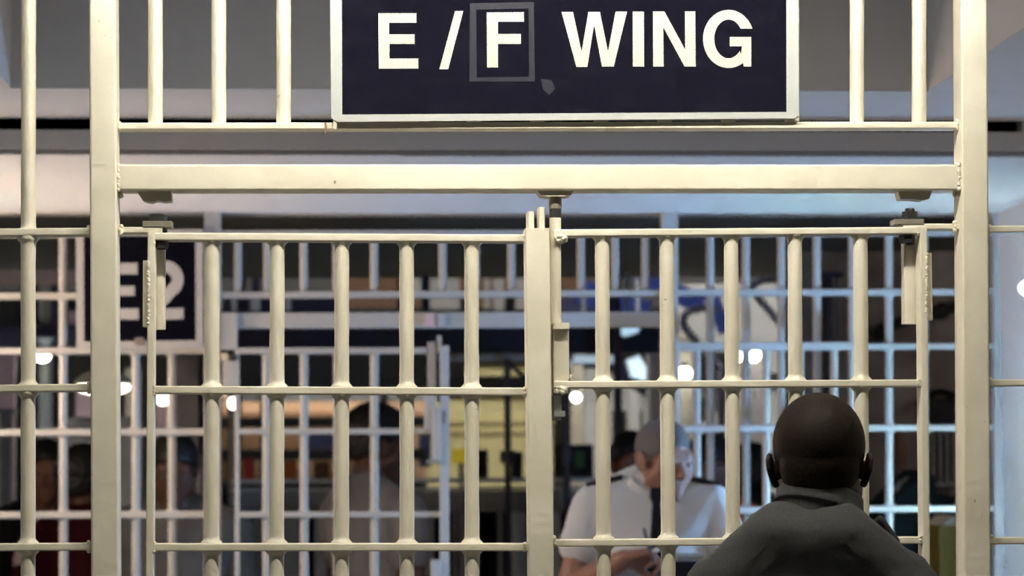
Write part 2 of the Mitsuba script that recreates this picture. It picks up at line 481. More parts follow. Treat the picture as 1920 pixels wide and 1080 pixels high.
_, a, b = rail('transom_rail', screen, 224, 236, 1796, 234, 13.0, seed=11)
trz = (a[2] + b[2]) / 2
TX = [291 + 119.35 * k for k in range(13)]; TX[0:3] = [291, 410, 531.5]; TX[11:13] = [1606.5, 1723]
for k, x in enumerate(TX):
    p0, p1 = vline(x + 0.3, x, GATE, trz, zt)
    obj('bar', bar_mesh(p0, p1, 0.0127, [(trz - 0.006, trz + 0.006)], seed=k), 'cream_paint', screen, smooth=40)
# side panels
rl = {}
for side, ys, x_in, x_out in (('l', (433.5, 726.5, 1025.0), 168, 0), ('r', (429.5, 718.0, 1014.5), 1853, 1920)):
    rows = []
    ylist = list(ys) + [ys[2] + (ys[2] - ys[1]) * k for k in range(1, 6)]
    for k, y in enumerate(ylist):
        y_out = y + (1.5 if side == 'l' else -0.8)
        e = dict(ext0=None, ext1=None)
        if side == 'l':
            _, a, b = rail('rail', screen, x_out, y_out, x_in, y, 14, seed=20 + k, ext0=WL)
        else:
            _, a, b = rail('rail', screen, x_in, y, x_out, y_out, 13, seed=30 + k, ext1=WR)
        z = (a[2] + b[2]) / 2
        rows.append((z - 0.0065, z + 0.0065))
    rl[side] = rows
for k in range(9):
    x = 53.5 - 119.5 * k
    p0, p1 = vline(x, x - 0.8, GATE, 0, zt)
    if p0[0] > WL + 0.02:
        obj('bar', bar_mesh(p0, p1, 0.0127, rl['l'], seed=40 + k, rich=k == 0), 'cream_paint', screen, smooth=40)
for k in range(9):
    x = 1972 + 119.5 * k
    p0, p1 = vline(x - 4, x + 4, GATE, 0, zt)
    if p0[0] < WR - 0.02:
        obj('bar', bar_mesh(p0, p1, 0.0127, rl['r'], seed=60 + k, rich=False), 'cream_paint', screen, smooth=40)
# welds, stops and hinge lugs of the frame
def weld(parent, x, y0, y1, d=4.482, d1=4.503, r=0.0036, seed=1):
    """One run of weld metal down a joint, from pixel (x, y0) to (x, y1)."""
    pts_ = [P(x, y, q) for y in np.arange(y0, y1 + 0.1, 1.7) for q in np.arange(d, d1 + 1e-4, 0.006)]
    return obj('weld_bead', lumps(pts_, r * 0.8, seed, 0.7), 'cream_paint', parent, smooth=True)


for k, (x, y0, y1) in enumerate(((221.5, 309, 357), (1798, 307, 356), (224, 230, 244), (1794.5, 226, 242), (167, 426, 442), (167, 719, 735), (167, 1017, 1034), (227, 361, 369), (1790, 358, 367),
               (227, 425, 440), (1790, 417, 433), (1855, 423, 437), (1857.5, 711, 726), (1860, 1007, 1023))):
    weld(screen, x, y0, y1, 4.468 if y1 - y0 > 40 else 4.484, 4.478 if y1 - y0 > 40 else 4.500, seed=k)
for pts in ([(257, 359), (321, 359), (322, 376), (308, 378), (296, 375), (284, 379), (268, 376)], [(1684, 358), (1748, 358), (1742, 373), (1730, 375.5), (1712, 373), (1688, 373)]):
    obj('gate_stop', extrude_px(Polygon(pts), 4.485, 0.032), 'cream_paint', screen, label='small plate welded under the lintel')
lugs = []
for x0, x1, y in ((222, 304, 431), (1694, 1798, 424.5)):
    a, b = P(x0, y, 4.484), P(x1, y, 4.484)
    off = np.array([0, 0.019, 0])
    obj('hinge_lug', beam(a + off, b + off, 0.038, 0.0105, (0, 1, 0), r=0.002, seg=8, amp=0.0006, seed=8), 'cream_paint', screen, smooth=50)


# ------------------------------------------------------------------ the two gate leaves
def hexnut(px0, px1, y0, y1, d, thick=None):
    cx = (px0 + px1) / 2
    r = abs(P(px1, y0, d)[0] - P(px0, y0, d)[0]) / 2
    top, bot = P(cx, y0, d + r), P(cx, y1, d + r)
    m = trimesh.creation.cylinder(radius=r * 1.03, height=top[2] - bot[2], sections=6)
    m.apply_translation(((top[0] + bot[0]) / 2, d + r, (top[2] + bot[2]) / 2))
    return m


def vcyl(px0, px1, y0, y1, d, sides=20):
    cx = (px0 + px1) / 2
    r = abs(P(px1, y0, d)[0] - P(px0, y0, d)[0]) / 2
    return rod(P(cx, y1, d + r), P(cx, y0, d + r), r, sides)


def fins(p0, p1, r, n):
    prof = []
    L = float(np.linalg.norm(np.asarray(p1) - p0))
    for k in range(n):
        s = L * k / n
        prof += [(s, r * 0.9), (s + L / n * 0.5, r)]
    prof.append((L, r * 0.9))
    return lathe_between(p0, p1, prof, 14)


ZB = 0.035                                            # the leaves end just above the floor
left = thing('gate_leaf', 'left cream gate leaf in the foreground, with two prongs on its meeting stile', 'gate')
rows = []
ys = [(443, 446.5), (730.5, 734), (1026.5, 1026.0)]
for k in range(5): ys.append((1026.5 + 296 * (k + 1), 1026 + 295.5 * (k + 1)))
for k, (y0, y1) in enumerate(ys):
    _, a, b = rail('rail', left, 279, y0, 990, y1, 14.5, seed=70 + k)
    z = (a[2] + b[2]) / 2; rows.append((a[2], b[2], a[0], b[0]))
BXL = [(398.5, 396.5), (520.5, 518.5), (641, 640.5), (762, 763), (883.5, 885)]
for k, (xt, xb) in enumerate(BXL):
    x500 = (xt, xb)
    top = P(xt, 446, GATE)
    p0, p1 = vline(xt, xb, GATE, ZB, 1.0)
    u = (top[0] - rows[0][2]) / (rows[0][3] - rows[0][2])
    rr = [(a + (b - a) * u - 0.0066, a + (b - a) * u + 0.0066) for a, b, _, _ in rows]
    p1 = p0 + (p1 - p0) * (rr[0][0] + 0.006 - p0[2]) / (p1[2] - p0[2])
    obj('bar', bar_mesh(p0, p1, 0.0127, rr, seed=80 + k), 'cream_paint', left, smooth=40)
p0, p1 = vline(286.0, 280.5, DF, ZB, P(284, 436, DF)[2])
off = np.array([0, RD / 2, 0])
obj('hinge_stile', beam(p0 + off, p1 + off, 0.0128, RD, (1, 0, 0), r=0.0022, seg=130, amp=0.0011, seed=90), 'cream_paint', left, smooth=50)
p0, p1 = vline(1003.0, 1015.5, 4.455, ZB, P(1007, 427.5, 4.455)[2])
off = np.array([0, 0.03, 0])
obj('meeting_stile', beam(p0 + off, p1 + off, 0.0412, 0.06, (1, 0, 0), r=0.002, seg=130, amp=0.0006, seed=91), 'cream_paint', left, smooth=50, label='broad flat stile at the middle of the gates')
for x0, x1, y in ((989.5, 1002, 396), (1010, 1022, 388)):
    m = pxbox(x0, y, x1, 440, 4.463, 0.045, r=0.003)
    obj('prong', m, 'cream_paint', left, smooth=50)
# left hinge
obj('hinge_plate', pxbox(267.5, 488, 279, 612, 4.492, 0.03, r=0.002), 'cream_paint', left, smooth=50)
obj('hinge_barrel', beam(*vline(300.5, 301.5, 4.537, P(300, 617, 4.52)[2], P(300, 462, 4.52)[2]), 0.0175, 0.020, (1, 0, 0), r=0.004, seg=20, amp=0.0004), 'cream_paint', left, smooth=50)
obj('threaded_pin', fins(P(304, 468, 4.510), P(304, 405, 4.510), 0.0092, 18), 'black_steel', left, smooth=False, label='black threaded hinge pin')
obj('nut', hexnut(280, 308, 402, 416, 4.49), 'black_steel', left, label='black hexagonal nut')
obj('washer_plate', pxbox(267, 414, 322, 425, 4.482, 0.045, r=0.001), 'worn_steel', left, label='worn steel washer plate')
obj('nut', hexnut(290, 316, 454, 465, 4.487), 'black_steel', left, label='black hexagonal nut')
for k, (x, y0, y1) in enumerate(((289, 452, 458), (278.5, 492, 608), (289, 722, 727), (289, 734, 740), (289, 1018, 1022), (289, 1030, 1036), (984, 440, 452), (984, 728, 740), (984, 1020, 1032))):
    weld(left, x, y0, y1, 4.482, 4.494, r=0.0032, seed=20 + k)

rgt = thing('gate_leaf', 'right cream gate leaf behind the man, with lock case and drop bolt', 'gate')
rows = []
ys = [(436.5, 431.5), (721, 718), (1018.5, 1013.0)]
for k in range(5): ys.append((1018.5 + 296 * (k + 1), 1013 + 295.5 * (k + 1)))
for k, (y0, y1) in enumerate(ys):
    _, a, b = rail('rail', rgt, 1039, y0, 1738, y1, 13.5, seed=100 + k)
    rows.append((a[2], b[2], a[0], b[0]))
BXR = [(1127, 1132), (1247.5, 1253), (1367.5, 1375), (1488, 1493), (1610.5, 1617)]
for k, (xt, xb) in enumerate(BXR):
    p0, p1 = vline(xt, xb, GATE, ZB, 1.0)
    u = (P(xt, 446, GATE)[0] - rows[0][2]) / (rows[0][3] - rows[0][2])
    rr = [(a + (b - a) * u - 0.0062, a + (b - a) * u + 0.0062) for a, b, _, _ in rows]
    p1 = p0 + (p1 - p0) * (rr[0][0] + 0.006 - p0[2]) / (p1[2] - p0[2])
    obj('bar', bar_mesh(p0, p1, 0.0127, rr, seed=110 + k), 'cream_paint', rgt, smooth=40)
p0, p1 = vline(1728.0, 1737.5, DF, ZB, P(1730, 425, DF)[2])
off = np.array([0, RD / 2, 0])
obj('hinge_stile', beam(p0 + off, p1 + off, 0.0125, RD, (1, 0, 0), r=0.002, seg=130, amp=0.0009, seed=120), 'cream_paint', rgt, smooth=50)
p0, p1 = vline(1012, 1020, 4.525, ZB, P(1010, 440, 4.525)[2])
obj('meeting_stile', beam(p0 + off, p1 + off, 0.035, 0.03, (1, 0, 0), r=0.002), 'cream_paint', rgt)
obj('hinge_plate', pxbox(1734, 474, 1748.5, 600, 4.492, 0.03, r=0.002), 'cream_paint', rgt, smooth=50)
obj('hinge_barrel', beam(*vline(1704.5, 1706.5, 4.537, P(1706, 607, 4.52)[2], P(1706, 450, 4.52)[2]), 0.0255, 0.026, (1, 0, 0), r=0.003, seg=20, amp=0.0004), 'cream_paint', rgt, smooth=50)
obj('threaded_pin', fins(P(1706, 460, 4.503), P(1706, 391, 4.503), 0.0085, 14), 'black_steel', rgt, label='black threaded hinge pin')
obj('nut', hexnut(1692, 1720, 397, 411, 4.49), 'black_steel', rgt, label='black hexagonal nut')
obj('washer_plate', pxbox(1678, 410.5, 1733, 420, 4.482, 0.045, r=0.001), 'worn_steel', rgt, label='worn steel washer plate')
obj('nut', hexnut(1686, 1714, 441, 456, 4.487), 'black_steel', rgt, label='black hexagonal nut')
# drop bolt and lock case
pz = [366, 388, 401, 430, 606]
mats = ['worn_steel', 'black_steel', 'cream_paint']
ptop, pbot = P(1041, 360, 4.497), P(1041.5, 609, 4.497)
obj('drop_bolt', lathe_between(pbot, ptop, [(0, 0.0102), (np.linalg.norm(ptop - pbot), 0.0102)], 20), 'cream_paint', rgt, smooth=40, label='round drop bolt reaching up to the lintel')
g = lambda y: pbot + (ptop - pbot) * (y - 609) / (360 - 609)
dbolt = key_for('drop_bolt', rgt) and f'{rgt}__drop_bolt'
obj('sleeve', lathe_between(g(392), g(366), [(0, 0.0106), (0.004, 0.0112), (0.012, 0.0107), (np.linalg.norm(g(392) - g(366)), 0.0109)], 20), 'worn_steel', dbolt, smooth=40, label='worn sleeve')
obj('band', lathe_between(g(409), g(392), [(0, 0.0104), (np.linalg.norm(g(409) - g(392)), 0.0104)], 20), 'black_steel', dbolt, smooth=40, label='bare dark band where the paint is gone')
obj('keep', extrude_px(Polygon([(1008, 357.5), (1076, 357.5), (1070, 366.5), (1056, 368), (1028, 368), (1014, 366)]), 4.476, 0.045), 'cream_paint', screen)
case = pxbox(1037.5, 607, 1067.5, 718, 4.488, 0.040, r=0.003)
lock = obj('lock_case', case, 'cream_paint', rgt, smooth=50)
obj('cap', pxbox(1037, 605, 1068.5, 616.5, 4.474, 0.055, r=0.0045), 'cream_paint', lock, smooth=50)
obj('lock_bolt', pxbox(1037.5, 741, 1053, 788, 4.497, 0.03, r=0.002), 'grey_steel', rgt, smooth=50, label='grey steel bolt below the middle rail')
obj('bolt_collar', pxbox(1037.5, 770, 1060, 781, 4.492, 0.035, r=0.003), 'grey_steel', rgt, smooth=50, label='grey steel collar')
wr = []
for y in (447, 730):
    rng = np.random.default_rng(int(y))
    for k in range(60):
        wr.append(P(1041 + rng.random() * 22, y - 4 + rng.random() * 9, 4.478 + 0.02 * rng.random()))
obj('weld_bead', lumps(wr[:60], 0.0036, 9, 0.7), 'cream_paint', rgt, smooth=True, label='thick lumpy weld beside the meeting stile')
obj('weld_bead', lumps(wr[60:], 0.0036, 10, 0.7), 'cream_paint', rgt, smooth=True, label='lumpy weld under the lock case')
for k, (x, y0, y1) in enumerate(((1722, 428, 440), (1723, 712, 724), (1726, 1007, 1020), (1737, 476, 596), (1040, 1008, 1024), (1071, 706, 714))):
    weld(rgt, x, y0, y1, 4.482, 4.494, r=0.0032, seed=40 + k)


# ------------------------------------------------------------------ the wing sign on the front screen
DS = 4.468
sign = thing('wing_sign', 'dark navy sign with a white border reading E / F WING above the gates', 'sign')
plate = Polygon([(618, -82), (1497, -84), (1498, 216), (1490, 222), (632, 228.5), (621, 221)])
obj('plate', extrude_px(plate, DS, 0.006), 'sign_white', sign, label='white plate showing as the border')
obj('panel', extrude_px(Polygon([(641, -60), (1474, -62), (1474.5, 209.5), (642, 214.5)]), DS - 0.0006, 0.001), 'navy_sign', sign, label='dark navy face')


def letter_polys():
    E = Polygon([(709, 24.5), (781, 24.5), (781, 43), (730, 43), (730, 64), (777.5, 64), (777.5, 82.5), (730.5, 82.5), (730.5, 109.5), (784.5, 109.5), (784.5, 128.5), (710, 129)])
    slash = Polygon([(823.5, 130), (853, 20.5), (869, 20.5), (840.5, 130)])
    F = Polygon([(912.5, 23), (982.5, 22.5), (982.5, 41), (934, 41), (934, 63.5), (977, 63.5), (977, 82.5), (934, 82.5), (934, 126.5), (913, 126.5)])
    W = Polygon([(1052.5, 22), (1074.5, 22), (1090.5, 96), (1103, 22), (1125, 22), (1140, 96), (1154, 21.5), (1176, 21.5), (1151, 125), (1128.5, 125), (1114, 47), (1101.5, 125.5), (1080.5, 125.5)])
    I = Polygon([(1186, 21.5), (1207.5, 21.5), (1208, 125), (1186.5, 125)])
    N = Polygon([(1224, 21.3), (1246, 21.3), (1284.5, 92.5), (1284, 21), (1304, 21), (1304.5, 125), (1283.5, 125), (1244, 52), (1244.5, 125), (1224.5, 125)])
    o = affinity.scale(Point(1366, 73).buffer(1, 48), 48, 54.7)
    i = affinity.scale(Point(1366, 73).buffer(1, 48), 26.5, 36)
    ring = o.difference(i).difference(Polygon([(1372, 54), (1420, 54), (1420, 140), (1406, 140), (1394, 112), (1384, 88), (1372, 88)]))
    ring = ring.difference(Polygon([(1386, 54.0), (1420, 54.0), (1420, 69), (1386, 69)]))
    G = ring.union(Polygon([(1368, 69), (1408.8, 69), (1408.8, 125), (1394.5, 125), (1391.5, 112), (1384, 118), (1374, 112), (1389.5, 100), (1391, 87), (1368, 87)])).buffer(0.4).buffer(-0.4)
    return [E, slash, F, W, I, N, G]


for g_ in letter_polys():
    obj('letter', extrude_px(g_, DS - 0.0012, 0.0014), 'letter_white', sign, label='cream white letter')
frame_t = Polygon([(881, 6), (1001, 4), (1003, 153), (880, 153)]).difference(Polygon([(893, 18), (991, 16), (992, 144), (894, 145)]))
obj('tape_mark', extrude_px(frame_t, DS - 0.0009, 0.0008), 'tape', sign, label='shiny tape residue around the F')
obj('tape_mark', extrude_px(Polygon([(1014, 148), (1034, 150), (1041, 166), (1030, 178), (1018, 168)]), DS - 0.0009, 0.0006), 'tape', sign, label='patch of old tape')
for pts in ([(624.5, 219), (631, 219), (631.5, 242), (625.5, 242)], [(1484, 214), (1492, 212), (1499, 217), (1497, 226), (1488, 224)]):
    obj('cable_tie', extrude_px(Polygon(pts), DF - 0.009, 0.006), 'plastic_tie', sign, label='pale cable tie at the corner')
obj('cable_tie', extrude_px(Polygon([(608.5, 229), (611, 228), (613, 238), (611.5, 250), (609, 251), (610, 240)]), DF - 0.003, 0.003), 'brown_box', sign, label='loose brown tie end')
# ------------------------------------------------------------------ the second screen, across the far end of the lobby
G2 = 8.69
S2 = 4905 / G2
D2 = G2 - 0.025


def rail2(parent, x0, y0, x1, y1, h_px, d=D2, depth=0.05, ext0=None, ext1=None):
    return rail('rail', parent, x0, y0, x1, y1, h_px, d=d, depth=depth, m='white_paint', amp=0.0004, seed=3, ext0=ext0, ext1=ext1, scale=S2)


far = thing('barred_screen', 'white bar screen with its own gateway, behind the cream one across the lobby', 'bar screen')
zt2 = ZL
ztop2 = P(900, 437.5, 8.69)[2]
for xa, xb, x0, x1 in ((382, 414, 382, 414), (1240, 1272, 1242, 1274)):
    p0, p1 = vline((xa + xb) / 2, (x0 + x1) / 2, 8.65, 0, zt2)
    off = np.array([0, 0.031, 0])
    obj('post', beam(p0 + off, p1 + off, 31 / S2, 0.062, (1, 0, 0), r=0.004), 'white_paint', far)
a, b = P(405, 601, 8.655), P(1250, 598.5, 8.655)
off = np.array([0, 0.029, 0])
obj('lintel', beam(a + off, b + off, 0.058, 29 / S2, (0, 1, 0), r=0.004), 'white_paint', far)
_, a, b = rail2(far, 400, 553.5, 1256, 549, 12)
trz2 = (a[2] + b[2]) / 2
for k, x in enumerate([445, 500, 568.5, 630, 700.5, 762, 829, 891, 958, 1021, 1088, 1152, 1209]):
    p0, p1 = vline(x, x + 2, G2, trz2, ztop2)
    obj('bar', bar_mesh(p0, p1, 0.0135, [(trz2 - 0.006, trz2 + 0.006)], seed=k, sides=14, rich=False), 'white_paint', far, smooth=40)
PIT2 = 153.5
rail2(far, 0, 438.5, 1866, 435.5, 12, ext0=WL)
rows_l, rows_r = [], []
for k, y in enumerate([555, 658, 811, 966] + [966 + PIT2 * q for q in range(1, 6)]):
    _, a, b = rail2(far, 0, y, 385, y - 1.5, 13, ext0=WL)
    rows_l.append(((a[2] + b[2]) / 2 - 0.011, (a[2] + b[2]) / 2 + 0.011))
for k, y in enumerate([548, 650, 803, 955] + [955 + PIT2 * q for q in range(1, 6)]):
    _, a, b = rail2(far, 1270, y + 0.5, 1866, y - 1, 12)
    rows_r.append(((a[2] + b[2]) / 2 - 0.011, (a[2] + b[2]) / 2 + 0.011))
for x in [321, 253, 185, 117, 49, -19, -87, -155]:
    p0, p1 = vline(x, x + 2, G2, 0, ztop2)
    if p0[0] > WL + 0.02:
        obj('bar', bar_mesh(p0, p1, 0.0148, rows_l, sides=14, rich=False), 'white_paint', far, smooth=40)
for x in [1330, 1397, 1463.5, 1530, 1596.5, 1665, 1731, 1798]:
    p0, p1 = vline(x, x + 3, G2, 0, ztop2)
    obj('bar', bar_mesh(p0, p1, 0.0140, rows_r, sides=14, rich=False), 'white_paint', far, smooth=40)
p0, p1 = vline(1874, 1878, 8.655, 0, zt2)
obj('end_post', beam(p0 + off, p1 + off, 27 / S2, 0.058, (1, 0, 0), r=0.004), 'white_paint', far)
obj('hinge_bracket', pxbox(414, 586, 445, 655, 8.63, 0.05, r=0.003), 'white_paint', far)
obj('gate_stop', pxbox(797, 587, 816, 612, 8.64, 0.04), 'pale_pink', far, label='small pinkish plate on the lintel')
obj('gate_stop', pxbox(820, 590, 834, 611, 8.64, 0.04), 'light_steel', far, label='small bluish plate on the lintel')

# its left leaf, shut
lf = thing('gate_leaf', 'white barred gate leaf, shut, in the left half of the second gateway', 'gate')
D3 = 8.655
zz = []
for k, y in enumerate([657.5, 809, 965] + [965 + PIT2 * q for q in range(1, 6)]):
    x1 = 826 if k else 800
    _, a, b = rail2(lf, 441, y, x1, y - 0.5, 10.5 if k else 11.5, d=D3 - 0.02, depth=0.045)
    zz.append(((a[2] + b[2]) / 2 - 0.009, (a[2] + b[2]) / 2 + 0.009))
ztop = zz[0][1]
for x in [498.5, 569, 632, 701, 763]:
    p0, p1 = vline(x, x + 1.5, D3 + 0.005, 0.04, ztop - 0.008)
    obj('bar', bar_mesh(p0, p1, 0.0145, zz, sides=14, rich=False), 'white_paint', lf, smooth=40)
p0, p1 = vline(443.5, 444.5, D3 - 0.02, 0.04, ztop)
o2 = np.array([0, 0.022, 0])
obj('hinge_stile', beam(p0 + o2, p1 + o2, 9 / S2, 0.045, (1, 0, 0)), 'white_paint', lf)
p0, p1 = vline(833, 834, D3 - 0.03, 0.04, P(832, 649, D3)[2])
obj('meeting_stile', beam(p0 + o2, p1 + o2, 17 / S2, 0.05, (1, 0, 0)), 'light_steel', lf, label='bluish grey meeting stile')
obj('slam_bar', pxbox(802, 641, 817, 735, D3 - 0.02, 0.04), 'white_paint', lf)
obj('prong', pxbox(820, 629, 828, 660, D3 - 0.02, 0.03), 'white_paint', lf)
obj('lock_case', pxbox(796, 735, 818, 805, D3 - 0.04, 0.05, r=0.003), 'white_paint', lf)
lk = obj('lock_case', pxbox(810, 766, 828, 862, D3 - 0.045, 0.05, r=0.003), 'white_paint', lf)
obj('ledge', pxbox(801, 862, 825, 869, D3 - 0.06, 0.07), 'grey_steel', lk, label='dark ledge under the lock')
obj('keyhole_plate', pxbox(829, 770, 836, 795, D3 - 0.034, 0.01), 'grey_steel', lk)
obj('bolt_tube', pxbox(808, 1050, 828, 1120, D3 - 0.04, 0.05, r=0.003), 'light_steel', lf)
obj('hinge_block', pxbox(414, 662, 428, 675, D3 - 0.02, 0.04, r=0.002), 'cream_column', lf, label='yellowed hinge block')
obj('hinge_block', pxbox(418, 676, 440, 730, D3 - 0.02, 0.04, r=0.004), 'white_paint', lf)
obj('bolt_head', pxbox(433, 665, 443, 676, D3 - 0.035, 0.02, r=0.002), 'black_steel', lf, label='dark bolt head')

# its right leaf, folded back against the side panel
rf = thing('gate_leaf', 'bluish barred gate leaf folded back open against the right side of the second screen', 'gate')
D4 = 8.575
zz = []
for k, y in enumerate([649, 803.5, 957] + [957 + PIT2 * q for q in range(1, 6)]):
    _, a, b = rail2(rf, 1264, y + 0.5, 1600, y - 0.5, 15 if k == 0 else 12, d=D4 - 0.02, depth=0.045)
    zz.append(((a[2] + b[2]) / 2 - 0.009, (a[2] + b[2]) / 2 + 0.009))
for x in [1306, 1371, 1436, 1500, 1563.5]:
    p0, p1 = vline(x - 2, x + 2, D4 + 0.005, 0.04, zz[0][1] - 0.008)
    obj('bar', bar_mesh(p0, p1, 0.0132, zz, sides=14, rich=False), 'white_paint', rf, smooth=40)
for x in (1268, 1597):
    p0, p1 = vline(x, x + 3, D4 - 0.02, 0.04, zz[0][1])
    obj('stile', beam(p0 + o2, p1 + o2, 9 / S2, 0.045, (1, 0, 0)), 'white_paint', rf)

# E2 sign
DE = 8.60
s2 = thing('wing_sign', 'dark navy sign with a grey white border reading E2 on the second screen', 'sign')
obj('plate', extrude_px(Polygon([(142, 431), (380, 430), (381, 652), (143, 655)]), DE, 0.006), 'sign_grey_white', s2, label='grey white plate showing as the border')
obj('panel', extrude_px(Polygon([(157, 443), (366, 442), (367, 638), (158, 640)]), DE - 0.0012, 0.0016), 'navy_sign', s2, label='dark navy face')
E_ = Polygon([(178, 493), (258, 493), (258, 514.5), (200, 514.5), (200, 536), (252.5, 536), (252.5, 554.5), (200, 554.5), (200, 578), (260, 578), (260, 599.5), (178, 600)])
arc_o = affinity.scale(Point(308, 524).buffer(1, 32), 36, 36)
arc_i = affinity.scale(Point(308, 526).buffer(1, 32), 14.5, 15)
two = arc_o.difference(arc_i).difference(Polygon([(260, 524), (306, 524), (318, 545), (280, 580), (260, 580)]))
two = two.union(Polygon([(338, 541), (322, 528), (306, 546), (275, 574), (271, 584), (271, 599.5), (344, 598.5), (344, 577.5), (303, 578.5), (318, 566)]))
for g_ in (E_, two.buffer(0.5).buffer(-0.5)):
    obj('letter', extrude_px(g_, DE - 0.0030, 0.002), 'sign_grey_white', s2, label='grey white letter')
obj('peeled_patch', extrude_px(Polygon([(252, 640), (253, 634), (262, 632), (270, 634), (271, 648), (264, 646), (258, 649)]), DE - 0.004, 0.002), 'brown_wall', s2, label='small torn patch')

# ------------------------------------------------------------------ lamps
def batten(label, x0, x1, y, z, power, group=None, along='x', w=0.07, r=0.013, name='fluorescent_lamp', weight=2.0, skirt=True):
    t = thing(name, label, 'lamp', group)
    if along == 'x':
        obj('housing', bx(x0, x1, y - w / 2, y + w / 2, z + 0.03, z + 0.09), 'lamp_housing', t)
        for q in (-1, 1) if skirt else ():
            obj('reflector', beam((x0, y + q * (w / 2 + 0.012), z + 0.016), (x1, y + q * (w / 2 + 0.012), z + 0.016), 0.004, 0.056, (0, 1, q * 0.45), r=0.001), 'lamp_housing', t)  # side skirts added to keep the tube light off the ceiling
        obj('tube', rod((x0 + 0.02, y, z), (x1 - 0.02, y, z), r, 16), 'lamp_face', t, emit=power, weight=weight)
        for x in (x0 + 0.01, x1 - 0.01):
            obj('end_cap', bx(x - 0.01, x + 0.01, y - 0.02, y + 0.02, z - 0.018, z + 0.032), 'lamp_housing', t)
    return t


batten('fluorescent batten on the corridor ceiling in front of the first screen', -0.55, 1.25, 3.95, 2.69, TUBE, w=0.08, weight=14)
batten('fluorescent batten added as fill light on the corridor ceiling behind the viewer', -0.55, 1.25, -2.5, 2.69, tuple(0.6 * c for c in TUBE), w=0.08, weight=2)  # unseen lamp added to fill in light from behind the viewer


def bulkhead(label, x, y, z, sgn, power, group=None, f=1.0):
    t = thing('bulkhead_lamp', label, 'lamp', group)
    m = trimesh.creation.icosphere(subdivisions=3); v = np.array(m.vertices)
    v[:, 0] = np.where(v[:, 0] * sgn > 0, v[:, 0], v[:, 0] * 0.05)
    m.vertices = v * [0.055 * (f + 1) / 2, 0.115 * f, 0.065 * f] + [x + sgn * 0.012, y, z]
    base = trimesh.creation.cylinder(radius=1, height=1, sections=32)
    base.apply_transform(trimesh.transformations.rotation_matrix(math.pi / 2, (0, 1, 0)))
    base.apply_scale((0.02, 0.135 * f, 0.085 * f)); base.apply_translation((x + sgn * 0.008, y, z))
    obj('back_plate', base, 'lamp_housing', t)
    obj('diffuser', m, 'lamp_face', t, smooth=True, emit=power, weight=4.0 * f)
    return t


bulkhead('small cool white lamp on the right wall, just showing at the right edge', WR, 8.20, P(1912, 540, 8.2)[2], -1, (16, 20, 25), f=0.42)
bulkhead('oval cool white lamp low on the right wall, before the second screen', WR, 8.08, 1.50, -1, COOL)
bulkhead('oval warm lamp on the left wall, next to the second screen', WL, 8.2, 1.95, 1, WARM)
bulkhead('oval warm lamp on the left wall under the downstand beam', WL, 7.3, 1.95, 1, WARM)
batten('fluorescent batten up inside the ceiling bay of the lobby', -0.4, 1.1, 5.7, 2.87, BAY, w=0.08, weight=2)

for x, y, lbl in ((-2.7, 11.9, 'fluorescent batten under the landing ceiling left of the corridor mouth'), (3.6, 10.3, 'fluorescent batten under the landing ceiling right of the corridor mouth')):
    batten(lbl, x - 0.6, x + 0.6, y, 2.515, tuple(c * (2.6 if x < 0 else 1.8) for c in HALL), skirt=False)
for k, x in enumerate((-2.5, 0.6, 3.7)):
    batten('fluorescent batten under the high roof of the hall, ' + ('at the left', 'in the middle', 'at the right')[k], x - 0.9, x + 0.9, 13.25, 4.3, ATRIUM, None, w=0.2, r=0.05, weight=4)
    obj('hanger', bx(x - 0.02, x + 0.02, 13.23, 13.27, 4.39, 6.6), 'lamp_housing', list(labels)[-1])


# ------------------------------------------------------------------ the hall beyond
lb = thing('landing_beam', 'navy steel beam along the landing edge with a pale blue conduit under it', 'beam')
X1 = P(1236, 640, 12.86)[0]
z1, z0 = P(700, 614, 12.8)[2], P(700, 661, 12.8)[2]
obj('web', beam((-4.6, 12.86, (z0 + z1) / 2), (X1, 12.86, (z0 + z1) / 2), 0.03, z1 - z0, (0, 1, 0), r=0.002), 'navy_beam', lb)
for z in (z0, z1):
    obj('flange', bx(-4.6, X1, 12.80, 12.92, z - 0.006, z + 0.006), 'navy_beam', lb)
xa, xb = P(818, 670, 12.75)[0], P(1075, 670, 12.75)[0]
obj('conduit', beam((xa, 12.75, P(900, 671, 12.75)[2]), (xb, 12.75, P(900, 671, 12.75)[2]), 0.04, 0.034, (0, 1, 0), r=0.008), 'light_steel', lb, label='pale bluish conduit')
for k in range(5):
    x = X1 - 0.25 - 0.9 * k
    obj('hanger', bx(x - 0.02, x + 0.02, 12.85, 12.87, z1, 2.64), 'navy_beam', lb)

wb = thing('wall_sign', 'dark blue wall board with three pale blurred marks high up behind the second screen', 'sign')
obj('board', pxbox(418, 556, 640, 588, 13.3, 0.04), 'navy_beam', wb)
for x0, x1 in ((434, 444), (470, 488), (535, 545)):
    obj('pale_mark', pxbox(x0, 560, x1, 582, 13.292, 0.01), 'pale_panel', wb)
obj('bracket', bx(-0.45, -0.41, 13.3, 13.34, P(520, 560, 13.3)[2], 6.6), 'navy_beam', wb)

